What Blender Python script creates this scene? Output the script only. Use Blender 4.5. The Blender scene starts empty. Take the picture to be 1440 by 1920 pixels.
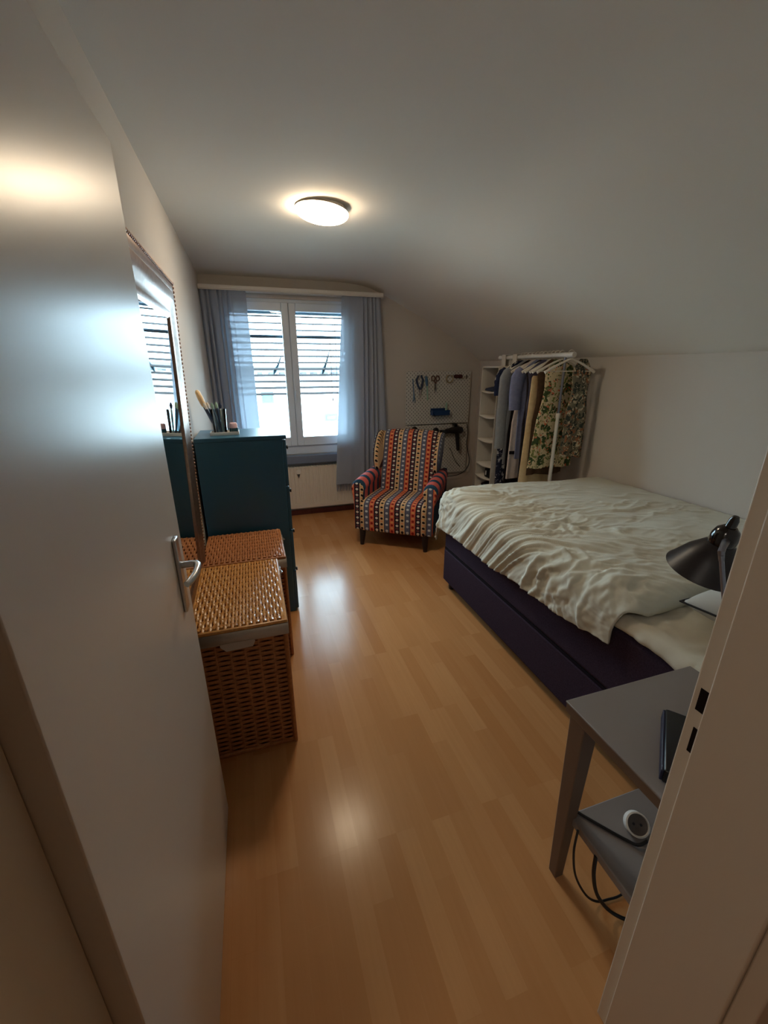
import bpy, bmesh, math, random
from mathutils import Vector, Matrix, noise

random.seed(7)
S = bpy.context.scene
COL = S.collection
PI = math.pi

# ------------------------------------------------------------------ camera
cam_d = bpy.data.cameras.new('camera')
cam = bpy.data.objects.new('camera', cam_d)
COL.objects.link(cam)
S.camera = cam
cam_d.sensor_fit = 'AUTO'
cam_d.sensor_width = 36.0
cam_d.lens = 774.0 * 36.0 / 1920.0
cam_d.clip_start = 0.02
cam_d.clip_end = 200
CR = ((0.9534, 0.1013, -0.2842), (-0.3017, 0.3107, -0.9014), (-0.0030, 0.9451, 0.3267))
_r = Vector((CR[0][0], CR[1][0], CR[2][0])).normalized()
_u = Vector((CR[0][1], CR[1][1], CR[2][1]))
_u = (_u - _r * _u.dot(_r)).normalized()
_b = _r.cross(_u)
cam.matrix_world = Matrix(((_r.x, _u.x, _b.x, 0), (_r.y, _u.y, _b.y, 0), (_r.z, _u.z, _b.z, 1.5), (0, 0, 0, 1)))

# ------------------------------------------------------------------ world, light, exposure
LAMP_STRENGTH = 24.0
SKY_STRENGTH = 13.5
SKY_COLOR = (0.62, 0.83, 1.0)
S.view_settings.view_transform = 'Standard'
S.view_settings.look = 'None'
S.view_settings.gamma = 1.0
S.view_settings.exposure = 1.2
S.view_settings.use_curve_mapping = False
S.cycles.max_bounces = 10
S.cycles.diffuse_bounces = 5
S.cycles.glossy_bounces = 5
S.cycles.transparent_max_bounces = 12
S.cycles.sample_clamp_indirect = 6.0
S.cycles.caustics_reflective = False
S.cycles.caustics_refractive = False
try:
    S.cycles.use_denoising = True
except Exception:
    pass

W = bpy.data.worlds.new('daylight_sky')
S.world = W
W.use_nodes = True
_bg = W.node_tree.nodes['Background']
_bg.inputs['Color'].default_value = (*SKY_COLOR, 1)
_bg.inputs['Strength'].default_value = SKY_STRENGTH

# light portal filling the window opening (guides the daylight sampling only)
pd = bpy.data.lights.new('window_portal', 'AREA')
pd.shape = 'RECTANGLE'
pd.size = 1.26
pd.size_y = 1.44
pd.cycles.is_portal = True
po = bpy.data.objects.new('window_portal', pd)
COL.objects.link(po)
po.location = (0.435, 4.62, 1.39)
po.rotation_euler = (-PI / 2, 0, 0)


# dim fill light added in the unseen hall to brighten the door frame
hd_ = bpy.data.lights.new('hall_fill_light', 'AREA')
hd_.shape = 'DISK'
hd_.size = 0.35
hd_.energy = 2.6
hd_.color = (1.0, 0.90, 0.80)
ho_ = bpy.data.objects.new('hall_fill_light', hd_)
COL.objects.link(ho_)
ho_.location = (-1.0, -0.45, 2.38)


# ------------------------------------------------------------------ materials
def lin(c):
    return tuple((v / 12.92 if v <= 0.04045 else ((v + 0.055) / 1.055) ** 2.4) for v in [k / 255 for k in c])


class NT:
    def __init__(self, name):
        self.m = bpy.data.materials.new(name)
        self.m.use_nodes = True
        self.t = self.m.node_tree
        self.n = self.t.nodes
        self.l = self.t.links
        self.p = self.n['Principled BSDF']
        self.o = self.n['Material Output']

    def new(self, typ, **kw):
        nd = self.n.new(typ)
        for k, v in kw.items():
            setattr(nd, k, v)
        return nd

    def link(self, a, b):
        self.l.new(a, b)

    def math(self, op, a, b=None, c=None):
        nd = self.new('ShaderNodeMath', operation=op)
        for i, v in enumerate((a, b, c)):
            if v is None:
                continue
            if hasattr(v, 'is_linked'):
                self.link(v, nd.inputs[i])
            else:
                nd.inputs[i].default_value = v
        return nd.outputs[0]

    def mix(self, f, a, b):
        nd = self.new('ShaderNodeMix', data_type='RGBA')
        for idx, v in ((0, f), (6, a), (7, b)):
            if hasattr(v, 'is_linked'):
                self.link(v, nd.inputs[idx])
            elif idx == 0:
                nd.inputs[0].default_value = v
            else:
                nd.inputs[idx].default_value = (*v, 1)
        return nd.outputs[2]

    def obj(self):
        return self.new('ShaderNodeTexCoord').outputs['Object']

    def noise(self, vec, scale, detail=3, rough=0.55):
        nd = self.new('ShaderNodeTexNoise')
        nd.inputs['Scale'].default_value = scale
        nd.inputs['Detail'].default_value = detail
        nd.inputs['Roughness'].default_value = rough
        if vec is not None:
            self.link(vec, nd.inputs['Vector'])
        return nd.outputs['Fac']

    def bump(self, h, strength=0.2, dist=0.002):
        nd = self.new('ShaderNodeBump')
        nd.inputs['Strength'].default_value = strength
        nd.inputs['Distance'].default_value = dist
        self.link(h, nd.inputs['Height'])
        self.link(nd.outputs[0], self.p.inputs['Normal'])

    def base(self, c):
        if hasattr(c, 'is_linked'):
            self.link(c, self.p.inputs['Base Color'])
        else:
            self.p.inputs['Base Color'].default_value = (*c, 1)


def simple(name, rgb, rough=0.5, metal=0.0, spec=0.5, bump=None, var=None, coat=0.0, sheen=0.0):
    """plain procedural material; rgb is given as sRGB 0-255; bump=(scale, strength, dist); var=(scale, rgb2, amount)"""
    t = NT(name)
    c = lin(rgb)
    t.p.inputs['Roughness'].default_value = rough
    t.p.inputs['Metallic'].default_value = metal
    t.p.inputs['Specular IOR Level'].default_value = spec
    t.p.inputs['Coat Weight'].default_value = coat
    t.p.inputs['Sheen Weight'].default_value = sheen
    if var:
        f = t.noise(t.obj(), var[0], 4)
        r = t.new('ShaderNodeMapRange')
        t.link(f, r.inputs[0])
        r.inputs[1].default_value = 0.35
        r.inputs[2].default_value = 0.65
        r.inputs[4].default_value = var[2]
        t.base(t.mix(r.outputs[0], c, lin(var[1])))
    else:
        t.base(c)
    if bump:
        t.bump(t.noise(t.obj(), bump[0], 4), bump[1], bump[2])
    return t.m


def floor_material():
    t = NT('beech_laminate')
    sep = t.new('ShaderNodeSeparateXYZ')
    t.link(t.obj(), sep.inputs[0])
    com = t.new('ShaderNodeCombineXYZ')
    t.link(sep.outputs[1], com.inputs[0])
    t.link(sep.outputs[0], com.inputs[1])
    br = t.new('ShaderNodeTexBrick', offset=0.37, offset_frequency=3, squash=1.0)
    t.link(com.outputs[0], br.inputs['Vector'])
    br.inputs['Color1'].default_value = (0.0, 0.0, 0.0, 1)
    br.inputs['Color2'].default_value = (1.0, 1.0, 1.0, 1)
    br.inputs['Mortar'].default_value = (0.35, 0.35, 0.35, 1)
    br.inputs['Scale'].default_value = 1.0
    br.inputs['Mortar Size'].default_value = 0.0006
    br.inputs['Brick Width'].default_value = 0.46
    br.inputs['Row Height'].default_value = 0.066
    st = t.new('ShaderNodeMapping')
    st.inputs['Scale'].default_value = (2.2, 38, 1)
    t.link(com.outputs[0], st.inputs['Vector'])
    g = t.noise(st.outputs[0], 1.6, 5, 0.6)
    a = t.mix(br.outputs['Color'], lin((191, 134, 84)), lin((211, 157, 105)))
    a2 = t.mix(t.math('MULTIPLY', g, 0.5), a, lin((170, 114, 66)))
    t.base(a2)
    t.p.inputs['Roughness'].default_value = 0.23
    t.p.inputs['Specular IOR Level'].default_value = 0.18
    rr = t.new('ShaderNodeMapRange')
    t.link(g, rr.inputs[0])
    rr.inputs[3].default_value = 0.17
    rr.inputs[4].default_value = 0.24
    t.link(rr.outputs[0], t.p.inputs['Roughness'])
    t.bump(br.outputs['Fac'], 0.15, -0.0006)
    return t.m


def stripe_fabric():
    """folk-patterned upholstery: vertical stripes with small dotted motifs"""
    t = NT('striped_upholstery')
    sep = t.new('ShaderNodeSeparateXYZ')
    t.link(t.obj(), sep.inputs[0])
    x = t.math('ADD', sep.outputs[0], 4.0 * 0.046 * 20 + 0.023)
    v = t.math('ADD', sep.outputs[1], sep.outputs[2])
    k = t.math('DIVIDE', x, 0.046)
    k4 = t.math('DIVIDE', t.math('MODULO', k, 4.0), 4.0)
    fx = t.math('SUBTRACT', t.math('FRACT', k), 0.5)

    def ramp(cols):
        r = t.new('ShaderNodeValToRGB')
        r.color_ramp.interpolation = 'CONSTANT'
        e = r.color_ramp.elements
        for i, c in enumerate(cols):
            if i < 2:
                el = e[i]
                el.position = i * 0.25
            else:
                el = e.new(i * 0.25)
            el.color = (*lin(c), 1)
        t.link(k4, r.inputs[0])
        return r.outputs[0]
    basec = ramp([(216, 112, 84), (42, 38, 50), (216, 190, 150), (96, 102, 124)])
    motif = ramp([(150, 42, 34), (226, 220, 208), (40, 26, 28), (206, 210, 214)])
    motif2 = ramp([(226, 160, 96), (110, 66, 74), (220, 160, 112), (96, 102, 124)])

    def dots(period, rx, ry, shift=0.0):
        fv = t.math('SUBTRACT', t.math('FRACT', t.math('ADD', t.math('DIVIDE', v, period), shift)), 0.5)
        a = t.math('DIVIDE', fx, rx)
        b = t.math('DIVIDE', fv, ry)
        d = t.math('ADD', t.math('MULTIPLY', a, a), t.math('MULTIPLY', b, b))
        return t.math('LESS_THAN', d, 1.0)
    c1 = t.mix(dots(0.052, 0.26, 0.2), basec, motif)
    c2 = t.mix(dots(0.052, 0.30, 0.17, 0.5), c1, motif2)
    edge = t.math('GREATER_THAN', t.math('ABSOLUTE', fx), 0.455)
    c3 = t.mix(edge, c2, lin((70, 40, 44)))
    t.base(c3)
    t.p.inputs['Roughness'].default_value = 0.9
    t.p.inputs['Specular IOR Level'].default_value = 0.2
    t.bump(t.noise(t.obj(), 400, 2), 0.3, 0.001)
    return t.m


def arm_fabric():
    """stripes across the rolled arms: rose and dark teal bands"""
    t = NT('rose_teal_upholstery')
    sep = t.new('ShaderNodeSeparateXYZ')
    t.link(t.obj(), sep.inputs[0])
    k = t.math('FRACT', t.math('DIVIDE', t.math('ADD', sep.outputs[1], 2.0), 0.135))
    r = t.new('ShaderNodeValToRGB')
    r.color_ramp.interpolation = 'CONSTANT'
    e = r.color_ramp.elements
    e[0].position = 0.0
    e[0].color = (*lin((206, 104, 98)), 1)
    e[1].position = 0.6
    e[1].color = (*lin((40, 74, 98)), 1)
    t.link(k, r.inputs[0])
    t.base(r.outputs[0])
    t.p.inputs['Roughness'].default_value = 0.9
    t.p.inputs['Specular IOR Level'].default_value = 0.2
    t.bump(t.noise(t.obj(), 400, 2), 0.3, 0.001)
    return t.m


def curtain_material():
    t = NT('sheer_curtain_fabric')
    d = t.new('ShaderNodeBsdfDiffuse')
    d.inputs[0].default_value = (*lin((176, 184, 198)), 1)
    tr = t.new('ShaderNodeBsdfTranslucent')
    tr.inputs[0].default_value = (*lin((134, 147, 158)), 1)
    tp = t.new('ShaderNodeBsdfTransparent')
    tp.inputs[0].default_value = (*lin((190, 198, 215)), 1)
    m1 = t.new('ShaderNodeMixShader')
    m1.inputs[0].default_value = 0.28
    t.link(d.outputs[0], m1.inputs[1])
    t.link(tr.outputs[0], m1.inputs[2])
    m2 = t.new('ShaderNodeMixShader')
    m2.inputs[0].default_value = 0.026
    t.link(m1.outputs[0], m2.inputs[1])
    t.link(tp.outputs[0], m2.inputs[2])
    t.link(m2.outputs[0], t.o.inputs['Surface'])
    return t.m


def glass_material(name='window_glass', tint=(245, 250, 250)):
    t = NT(name)
    tp = t.new('ShaderNodeBsdfTransparent')
    tp.inputs[0].default_value = (*lin(tint), 1)
    gl = t.new('ShaderNodeBsdfGlossy')
    gl.inputs['Roughness'].default_value = 0.02
    fr = t.new('ShaderNodeFresnel')
    fr.inputs[0].default_value = 1.45
    m = t.new('ShaderNodeMixShader')
    t.link(fr.outputs[0], m.inputs[0])
    t.link(tp.outputs[0], m.inputs[1])
    t.link(gl.outputs[0], m.inputs[2])
    t.link(m.outputs[0], t.o.inputs['Surface'])
    return t.m


def emit_material(name, rgb, strength):
    t = NT(name)
    t.p.inputs['Base Color'].default_value = (0.8, 0.8, 0.8, 1)
    t.p.inputs['Emission Color'].default_value = (*rgb, 1)
    t.p.inputs['Emission Strength'].default_value = strength
    return t.m


def pegboard_material():
    t = NT('perforated_board')
    sep = t.new('ShaderNodeSeparateXYZ')
    t.link(t.obj(), sep.inputs[0])
    P = 0.040

    def lattice(sh):
        fx = t.math('SUBTRACT', t.math('FRACT', t.math('ADD', t.math('DIVIDE', t.math('ADD', sep.outputs[0], 9.0), P), sh)), 0.5)
        fz = t.math('SUBTRACT', t.math('FRACT', t.math('ADD', t.math('DIVIDE', t.math('ADD', sep.outputs[2], 9.0), P), sh)), 0.5)
        a = t.math('DIVIDE', fx, 0.085)
        ax = t.math('MULTIPLY', a, a)
        b = t.math('DIVIDE', fz, 0.22)
        bz = t.math('MULTIPLY', b, b)
        return t.math('LESS_THAN', t.math('ADD', ax, bz), 1.0)
    h = t.math('MAXIMUM', lattice(0.0), lattice(0.5))
    t.base(t.mix(h, lin((205, 203, 196)), lin((46, 48, 54))))
    t.p.inputs['Roughness'].default_value = 0.55
    t.bump(h, 0.5, -0.002)
    return t.m


def print_material(name, ground, leafs, scale=26):
    """cloth with blotchy printed leaves / blossoms"""
    t = NT(name)
    o = t.obj()
    col = lin(ground)
    prev = None
    for i, (c, thr) in enumerate(leafs):
        mp = t.new('ShaderNodeMapping')
        mp.inputs['Location'].default_value = (3.1 * i, 1.7 * i, 5.3 * i)
        dn = t.new('ShaderNodeTexNoise')
        dn.inputs['Scale'].default_value = scale * 1.3
        dn.inputs['Detail'].default_value = 3
        t.link(o, dn.inputs['Vector'])
        dv = t.new('ShaderNodeVectorMath', operation='MULTIPLY_ADD')
        t.link(dn.outputs['Color'], dv.inputs[0])
        dv.inputs[1].default_value = (2.4 / scale, 2.4 / scale, 2.4 / scale)
        t.link(o, dv.inputs[2])
        mp.inputs['Scale'].default_value = (1.0, 1.0, 0.62 + 0.5 * (i % 2))
        t.link(dv.outputs[0], mp.inputs['Vector'])
        vo = t.new('ShaderNodeTexVoronoi')
        vo.inputs['Scale'].default_value = scale * (1 + 0.25 * i)
        vo.inputs['Randomness'].default_value = 1
        t.link(mp.outputs[0], vo.inputs['Vector'])
        f = t.math('LESS_THAN', vo.outputs['Distance'], thr)
        prev = t.mix(f, col if prev is None else prev, lin(c))
    t.base(prev)
    t.p.inputs['Roughness'].default_value = 0.9
    t.p.inputs['Specular IOR Level'].default_value = 0.15
    return t.m


def band_material(name, a, b, period, duty=0.5, axis=2):
    t = NT(name)
    sep = t.new('ShaderNodeSeparateXYZ')
    t.link(t.obj(), sep.inputs[0])
    f = t.math('FRACT', t.math('DIVIDE', t.math('ADD', sep.outputs[axis], 9.0), period))
    t.base(t.mix(t.math('LESS_THAN', f, duty), lin(a), lin(b)))
    t.p.inputs['Roughness'].default_value = 0.85
    t.p.inputs['Specular IOR Level'].default_value = 0.2
    return t.m


M = {}
M['wall'] = simple('white_wall_paint', (201, 193, 184), 0.85, spec=0.25, bump=(90, 0.12, 0.002))
M['ceiling'] = simple('white_ceiling_paint', (226, 220, 210), 0.9, spec=0.2, bump=(60, 0.08, 0.002))
M['hall'] = simple('hall_wall_paint', (216, 206, 192), 0.9, spec=0.2)
M['floor'] = floor_material()
M['door'] = simple('satin_door_paint', (208, 201, 193), 0.30, spec=0.42, bump=(130, 0.10, 0.0012))
M['frame_paint'] = simple('door_frame_paint', (206, 192, 172), 0.4, spec=0.45, bump=(60, 0.06, 0.001))
M['dark_hole'] = simple('dark_recess', (24, 15, 12), 0.8, spec=0.1)
M['upvc'] = simple('white_window_plastic', (214, 224, 234), 0.35)
M['skirting'] = simple('red_brown_skirting', (128, 72, 62), 0.5, var=(14, (104, 54, 48), 0.6))
M['sill'] = simple('grey_blue_sill', (112, 124, 146), 0.55)
M['glass'] = glass_material()
M['clear'] = glass_material('clear_acrylic', (226, 236, 238))
M['slat'] = simple('dark_brown_slat', (40, 35, 34), 0.8, spec=0.1)
M['slat_blue'] = simple('blue_grey_headrail', (62, 92, 106), 0.6)
M['rail'] = simple('white_rail', (220, 214, 206), 0.45)
M['curtain'] = curtain_material()
M['fringe'] = simple('curtain_fringe_thread', (92, 102, 124), 0.9)
M['radiator'] = simple('radiator_enamel', (222, 214, 200), 0.4)
M['dresser'] = simple('dark_teal_lacquer', (44, 98, 128), 0.34, spec=0.5, bump=(70, 0.05, 0.001))
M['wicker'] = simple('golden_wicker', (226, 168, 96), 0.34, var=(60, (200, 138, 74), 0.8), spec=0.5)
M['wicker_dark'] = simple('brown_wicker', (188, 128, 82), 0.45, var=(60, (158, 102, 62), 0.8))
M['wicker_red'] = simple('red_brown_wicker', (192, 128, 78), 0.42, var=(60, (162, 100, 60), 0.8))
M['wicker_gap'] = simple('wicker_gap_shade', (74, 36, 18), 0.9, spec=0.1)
M['liner'] = simple('cream_liner_cloth', (196, 186, 176), 0.9, spec=0.1, bump=(200, 0.2, 0.001))
M['steel'] = simple('brushed_steel', (196, 198, 200), 0.28, metal=1.0)
M['mirror'] = simple('mirror_glass', (235, 238, 238), 0.015, metal=1.0)
M['frame_silver'] = simple('antique_silver_frame', (158, 134, 118), 0.33, metal=0.85, var=(50, (120, 94, 80), 0.6))
M['frame_dark'] = simple('bronze_beading', (150, 112, 88), 0.35, metal=0.7, var=(50, (104, 72, 54), 0.6))
M['stripe'] = stripe_fabric()
M['arm'] = arm_fabric()
M['teal_cloth'] = simple('dark_teal_upholstery', (44, 66, 88), 0.9, spec=0.15, bump=(300, 0.2, 0.001))
M['black_wood'] = simple('black_stained_wood', (26, 22, 28), 0.45)
M['bed_fabric'] = simple('aubergine_upholstery', (62, 50, 66), 0.95, spec=0.1, var=(180, (48, 38, 52), 0.8), bump=(420, 0.3, 0.001))
M['seam'] = simple('dark_seam', (26, 20, 28), 0.9, spec=0.1)
M['duvet'] = simple('sage_cream_bedlinen', (206, 205, 190), 0.9, spec=0.15, bump=(260, 0.12, 0.001), sheen=0.15)
M['sheet'] = simple('cream_sheet', (204, 198, 180), 0.9, spec=0.1, bump=(220, 0.12, 0.001))
M['pillow'] = simple('pale_grey_pillowcase', (196, 196, 190), 0.9, spec=0.1)
M['piping'] = simple('charcoal_piping', (38, 38, 42), 0.8)
M['grey_table'] = simple('grey_table_lacquer', (132, 124, 120), 0.5, bump=(90, 0.05, 0.001))
M['brown_edge'] = simple('grey_brown_wood', (112, 92, 76), 0.55)
M['black'] = simple('black_plastic', (16, 16, 20), 0.35)
M['black_gloss'] = simple('black_gloss_metal', (12, 12, 16), 0.16, coat=0.4)
M['black_satin'] = simple('black_satin_metal', (26, 22, 26), 0.38, spec=0.5)
M['navy'] = simple('navy_plastic', (28, 30, 56), 0.5)
M['chrome'] = simple('grey_steel_tube', (140, 144, 156), 0.3, metal=0.9)
M['white_plastic'] = simple('white_plastic', (226, 222, 214), 0.4)
M['grey_brown_plastic'] = simple('socket_face', (84, 72, 64), 0.5)
M['cable'] = simple('black_rubber_cable', (14, 12, 14), 0.5)
M['peg'] = pegboard_material()
M['org'] = simple('white_organiser_cloth', (206, 200, 190), 0.85, spec=0.15)
M['rack'] = simple('white_powder_coat', (220, 218, 212), 0.4)
M['hanger'] = simple('white_hanger_plastic', (226, 220, 208), 0.45)
M['blue_tool'] = simple('steel_blue_tool', (70, 108, 140), 0.5)
M['navy_tool'] = simple('navy_tool_grip', (26, 44, 76), 0.5)
M['tray_blue'] = simple('deep_blue_tray', (24, 62, 112), 0.45)
M['brown_tool'] = simple('brown_handle', (96, 66, 58), 0.5)
M['pale_green'] = simple('pale_green_plastic', (150, 186, 170), 0.5)
M['gold'] = simple('pale_brass', (176, 156, 118), 0.35, metal=0.8)
M['dark_red'] = simple('dark_red_spool', (66, 24, 30), 0.5)
M['lamp_dome'] = emit_material('lit_opal_glass', (1.0, 0.80, 0.56), LAMP_STRENGTH)
M['lamp_base'] = simple('lamp_base_white', (210, 205, 196), 0.5)
M['ext_wall'] = simple('white_render', (236, 236, 234), 0.9)
M['ext_roof'] = simple('grey_roof_tiles', (120, 112, 112), 0.8, var=(3, (98, 92, 92), 0.7))
M['ext_dark'] = simple('grey_eave', (66, 66, 70), 0.8)
M['ext_pane'] = simple('teal_window_pane', (50, 92, 98), 0.2)
M['ground'] = simple('pale_gravel', (176, 176, 170), 0.9)


# ------------------------------------------------------------------ mesh helpers
class MB:
    def __init__(self):
        self.bm = bmesh.new()
        self.mi = 0

    def _faces(self, vs, faces):
        out = []
        for f in faces:
            try:
                fc = self.bm.faces.new([vs[i] for i in f])
                fc.material_index = self.mi
                out.append(fc)
            except ValueError:
                pass
        return out

    def box(self, a, b, mat=None):
        x0, y0, z0 = a
        x1, y1, z1 = b
        co = [(x0, y0, z0), (x1, y0, z0), (x1, y1, z0), (x0, y1, z0), (x0, y0, z1), (x1, y0, z1), (x1, y1, z1), (x0, y1, z1)]
        if mat is not None:
            co = [mat @ Vector(c) for c in co]
        vs = [self.bm.verts.new(c) for c in co]
        self._faces(vs, [(0, 3, 2, 1), (4, 5, 6, 7), (0, 1, 5, 4), (1, 2, 6, 5), (2, 3, 7, 6), (3, 0, 4, 7)])
        return self

    def hexa(self, co):
        vs = [self.bm.verts.new(c) for c in co]
        self._faces(vs, [(0, 3, 2, 1), (4, 5, 6, 7), (0, 1, 5, 4), (1, 2, 6, 5), (2, 3, 7, 6), (3, 0, 4, 7)])
        return self

    def quad(self, *co):
        vs = [self.bm.verts.new(c) for c in co]
        self._faces(vs, [tuple(range(len(co)))])
        return self

    def tube(self, pts, r, seg=8, caps=True, flat=1.0, up=None):
        pts = [Vector(p) for p in pts]
        n = len(pts)
        rs = r if isinstance(r, (list, tuple)) else [r] * n
        rings = []
        ref = None
        for i, p in enumerate(pts):
            d = (pts[min(i + 1, n - 1)] - pts[max(i - 1, 0)])
            if d.length < 1e-9:
                d = Vector((0, 0, 1))
            d.normalize()
            if ref is None:
                ref = Vector(up) if up is not None else (Vector((0, 0, 1)) if abs(d.z) < 0.9 else Vector((1, 0, 0)))
            a = ref - d * ref.dot(d)
            if a.length < 1e-6:
                a = Vector((1, 0, 0)) - d * d.x
            a.normalize()
            b = d.cross(a)
            ref = a
            rings.append([self.bm.verts.new(p + (a * math.cos(2 * PI * k / seg) * flat + b * math.sin(2 * PI * k / seg)) * rs[i]) for k in range(seg)])
        for i in range(n - 1):
            for k in range(seg):
                q = (k + 1) % seg
                f = self.bm.faces.new((rings[i][k], rings[i][q], rings[i + 1][q], rings[i + 1][k]))
                f.material_index = self.mi
        if caps:
            for rg in (rings[0], rings[-1]):
                f = self.bm.faces.new(rg)
                f.material_index = self.mi
        return self

    def cyl(self, p0, p1, r0, r1=None, seg=16):
        return self.tube([p0, p1], [r0, r0 if r1 is None else r1], seg)

    def lathe(self, prof, seg=32, mat=None, close=False):
        rings = []
        for r, z in prof:
            ring = []
            for k in range(seg):
                a = 2 * PI * k / seg
                c = Vector((r * math.cos(a), r * math.sin(a), z))
                ring.append(self.bm.verts.new(mat @ c if mat is not None else c))
            rings.append(ring)
        for i in range(len(rings) - 1):
            for k in range(seg):
                q = (k + 1) % seg
                f = self.bm.faces.new((rings[i][k], rings[i][q], rings[i + 1][q], rings[i + 1][k]))
                f.material_index = self.mi
        if close:
            for rg in (rings[0], rings[-1]):
                f = self.bm.faces.new(rg)
                f.material_index = self.mi
        return self

    def prism(self, poly, a, b, fn):
        """poly = 2-D outline, extruded between a and b; fn(p, q, s) -> 3-D point"""
        lo = [self.bm.verts.new(fn(p, q, a)) for p, q in poly]
        hi = [self.bm.verts.new(fn(p, q, b)) for p, q in poly]
        n = len(poly)
        for i in range(n):
            j = (i + 1) % n
            f = self.bm.faces.new((lo[i], lo[j], hi[j], hi[i]))
            f.material_index = self.mi
        for rg in (lo, hi):
            f = self.bm.faces.new(rg)
            f.material_index = self.mi
        return self

    def rings(self, rings, caps=True):
        rr = [[self.bm.verts.new(c) for c in rg] for rg in rings]
        n = len(rr[0])
        for i in range(len(rr) - 1):
            for k in range(n):
                q = (k + 1) % n
                f = self.bm.faces.new((rr[i][k], rr[i][q], rr[i + 1][q], rr[i + 1][k]))
                f.material_index = self.mi
        if caps:
            for rg in (rr[0], rr[-1]):
                f = self.bm.faces.new(rg)
                f.material_index = self.mi
        return self

    def grid(self, fn, nu, nv):
        g = [[self.bm.verts.new(fn(i / nu, j / nv)) for j in range(nv + 1)] for i in range(nu + 1)]
        for i in range(nu):
            for j in range(nv):
                f = self.bm.faces.new((g[i][j], g[i + 1][j], g[i + 1][j + 1], g[i][j + 1]))
                f.material_index = self.mi
        return self

    def build(self, name, mats, parent=None, world=True, smooth=True, bevel=0.0, bseg=2, subsurf=0, solidify=0.0, angle=38, origin=None):
        me = bpy.data.meshes.new(name)
        bmesh.ops.recalc_face_normals(self.bm, faces=self.bm.faces)
        self.bm.to_mesh(me)
        self.bm.free()
        for m in (mats if isinstance(mats, (list, tuple)) else [mats]):
            me.materials.append(m)
        if smooth:
            for p in me.polygons:
                p.use_smooth = True
            try:
                me.set_sharp_from_angle(angle=math.radians(angle))
            except Exception:
                pass
        o = bpy.data.objects.new(name, me)
        COL.objects.link(o)
        if origin is not None:
            ov = Vector(origin)
            me.transform(Matrix.Translation(-ov))
            o.location = ov
        if solidify:
            md = o.modifiers.new('solid', 'SOLIDIFY')
            md.thickness = solidify
            md.offset = 0
        if bevel:
            md = o.modifiers.new('bevel', 'BEVEL')
            md.width = bevel
            md.segments = bseg
            md.limit_method = 'ANGLE'
            md.angle_limit = math.radians(40)
        if subsurf:
            md = o.modifiers.new('sub', 'SUBSURF')
            md.levels = subsurf
            md.render_levels = subsurf
        if parent is not None:
            o.parent = parent
            if world:
                me.transform(wm(parent).inverted())
        return o


def wm(o):
    m = Matrix.LocRotScale(o.location, o.rotation_euler, None)
    if o.parent is not None:
        return wm(o.parent) @ m
    return m


def tag(o, label, cat, group=None, kind=None):
    if label:
        o['label'] = label
    if cat:
        o['category'] = cat
    if group:
        o['group'] = group
    if kind:
        o['kind'] = kind
    return o


def thing(name, label, cat, loc=(0, 0, 0), rotz=0.0, group=None):
    o = bpy.data.objects.new(name, None)
    o.empty_display_size = 0.1
    COL.objects.link(o)
    o.location = loc
    o.rotation_euler = (0, 0, rotz)
    return tag(o, label, cat, group)


def struct(o, label=None):
    o['kind'] = 'structure'
    if label:
        o['label'] = label
    return o


def copy_tree(src, loc, rotz=None, label=None):
    r = src.copy()
    COL.objects.link(r)
    r.location = loc
    if rotz is not None:
        r.rotation_euler = (0, 0, rotz)
    if label:
        r['label'] = label
    for ch in list(src.children):
        c = ch.copy()
        COL.objects.link(c)
        c.parent = r
        for g in list(ch.children):
            d = g.copy()
            COL.objects.link(d)
            d.parent = c
    return r


def smoothstep(a, b, x):
    t = max(0.0, min(1.0, (x - a) / (b - a)))
    return t * t * (3 - 2 * t)


# ------------------------------------------------------------------ room shell
XL, XR, YB, YF = -0.32, 2.50, 4.346, 0.375
HALL_Y = 0.19
PROF = [(XL, 2.287), (0.6, 2.287), (0.95, 2.285), (1.10, 2.275), (1.22, 2.252), (1.36, 2.20), (1.55, 2.112), (1.75, 2.018),
        (1.95, 1.918), (2.12, 1.828), (2.27, 1.740), (2.38, 1.668), (2.46, 1.607), (XR, 1.575)]


def ceil_z(x):
    if x <= PROF[0][0]:
        return PROF[0][1]
    for (xa, za), (xb, zb) in zip(PROF, PROF[1:]):
        if x <= xb:
            t = (x - xa) / (xb - xa)
            return za + (zb - za) * t
    return PROF[-1][1]


def ceil_smooth(x):
    return (ceil_z(x - 0.05) + 2 * ceil_z(x) + ceil_z(x + 0.05)) / 4 if 0.5 < x < 2.44 else ceil_z(x)


b = MB()
b.quad((-1.4, -2.6, 0), (XR + 0.05, -2.6, 0), (XR + 0.05, YB + 0.05, 0), (-1.4, YB + 0.05, 0))
struct(b.build('floor', M['floor'], smooth=False))

b = MB()
xs = [XL - 0.02 + (XR + 0.02 - XL + 0.02) * i / 90 for i in range(91)]
b.grid(lambda u, v: (xs[round(u * 90)], HALL_Y + (YB + 0.02 - HALL_Y) * v, ceil_smooth(xs[round(u * 90)])), 90, 4)
struct(b.build('ceiling', M['ceiling'], angle=60))

b = MB()
b.quad((XL, HALL_Y, 0), (XL, YB, 0), (XL, YB, 2.31), (XL, HALL_Y, 2.31))
struct(b.build('wall_left', M['wall'], smooth=False))
b = MB()
b.quad((XR, HALL_Y, 0), (XR, YB, 0), (XR, YB, 1.60), (XR, HALL_Y, 1.60))
struct(b.build('wall_right', M['wall'], smooth=False))

# back wall with the window opening and its reveal
WX0, WX1, WZ0, WZ1 = -0.20, 1.07, 0.66, 2.12
b = MB()


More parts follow.
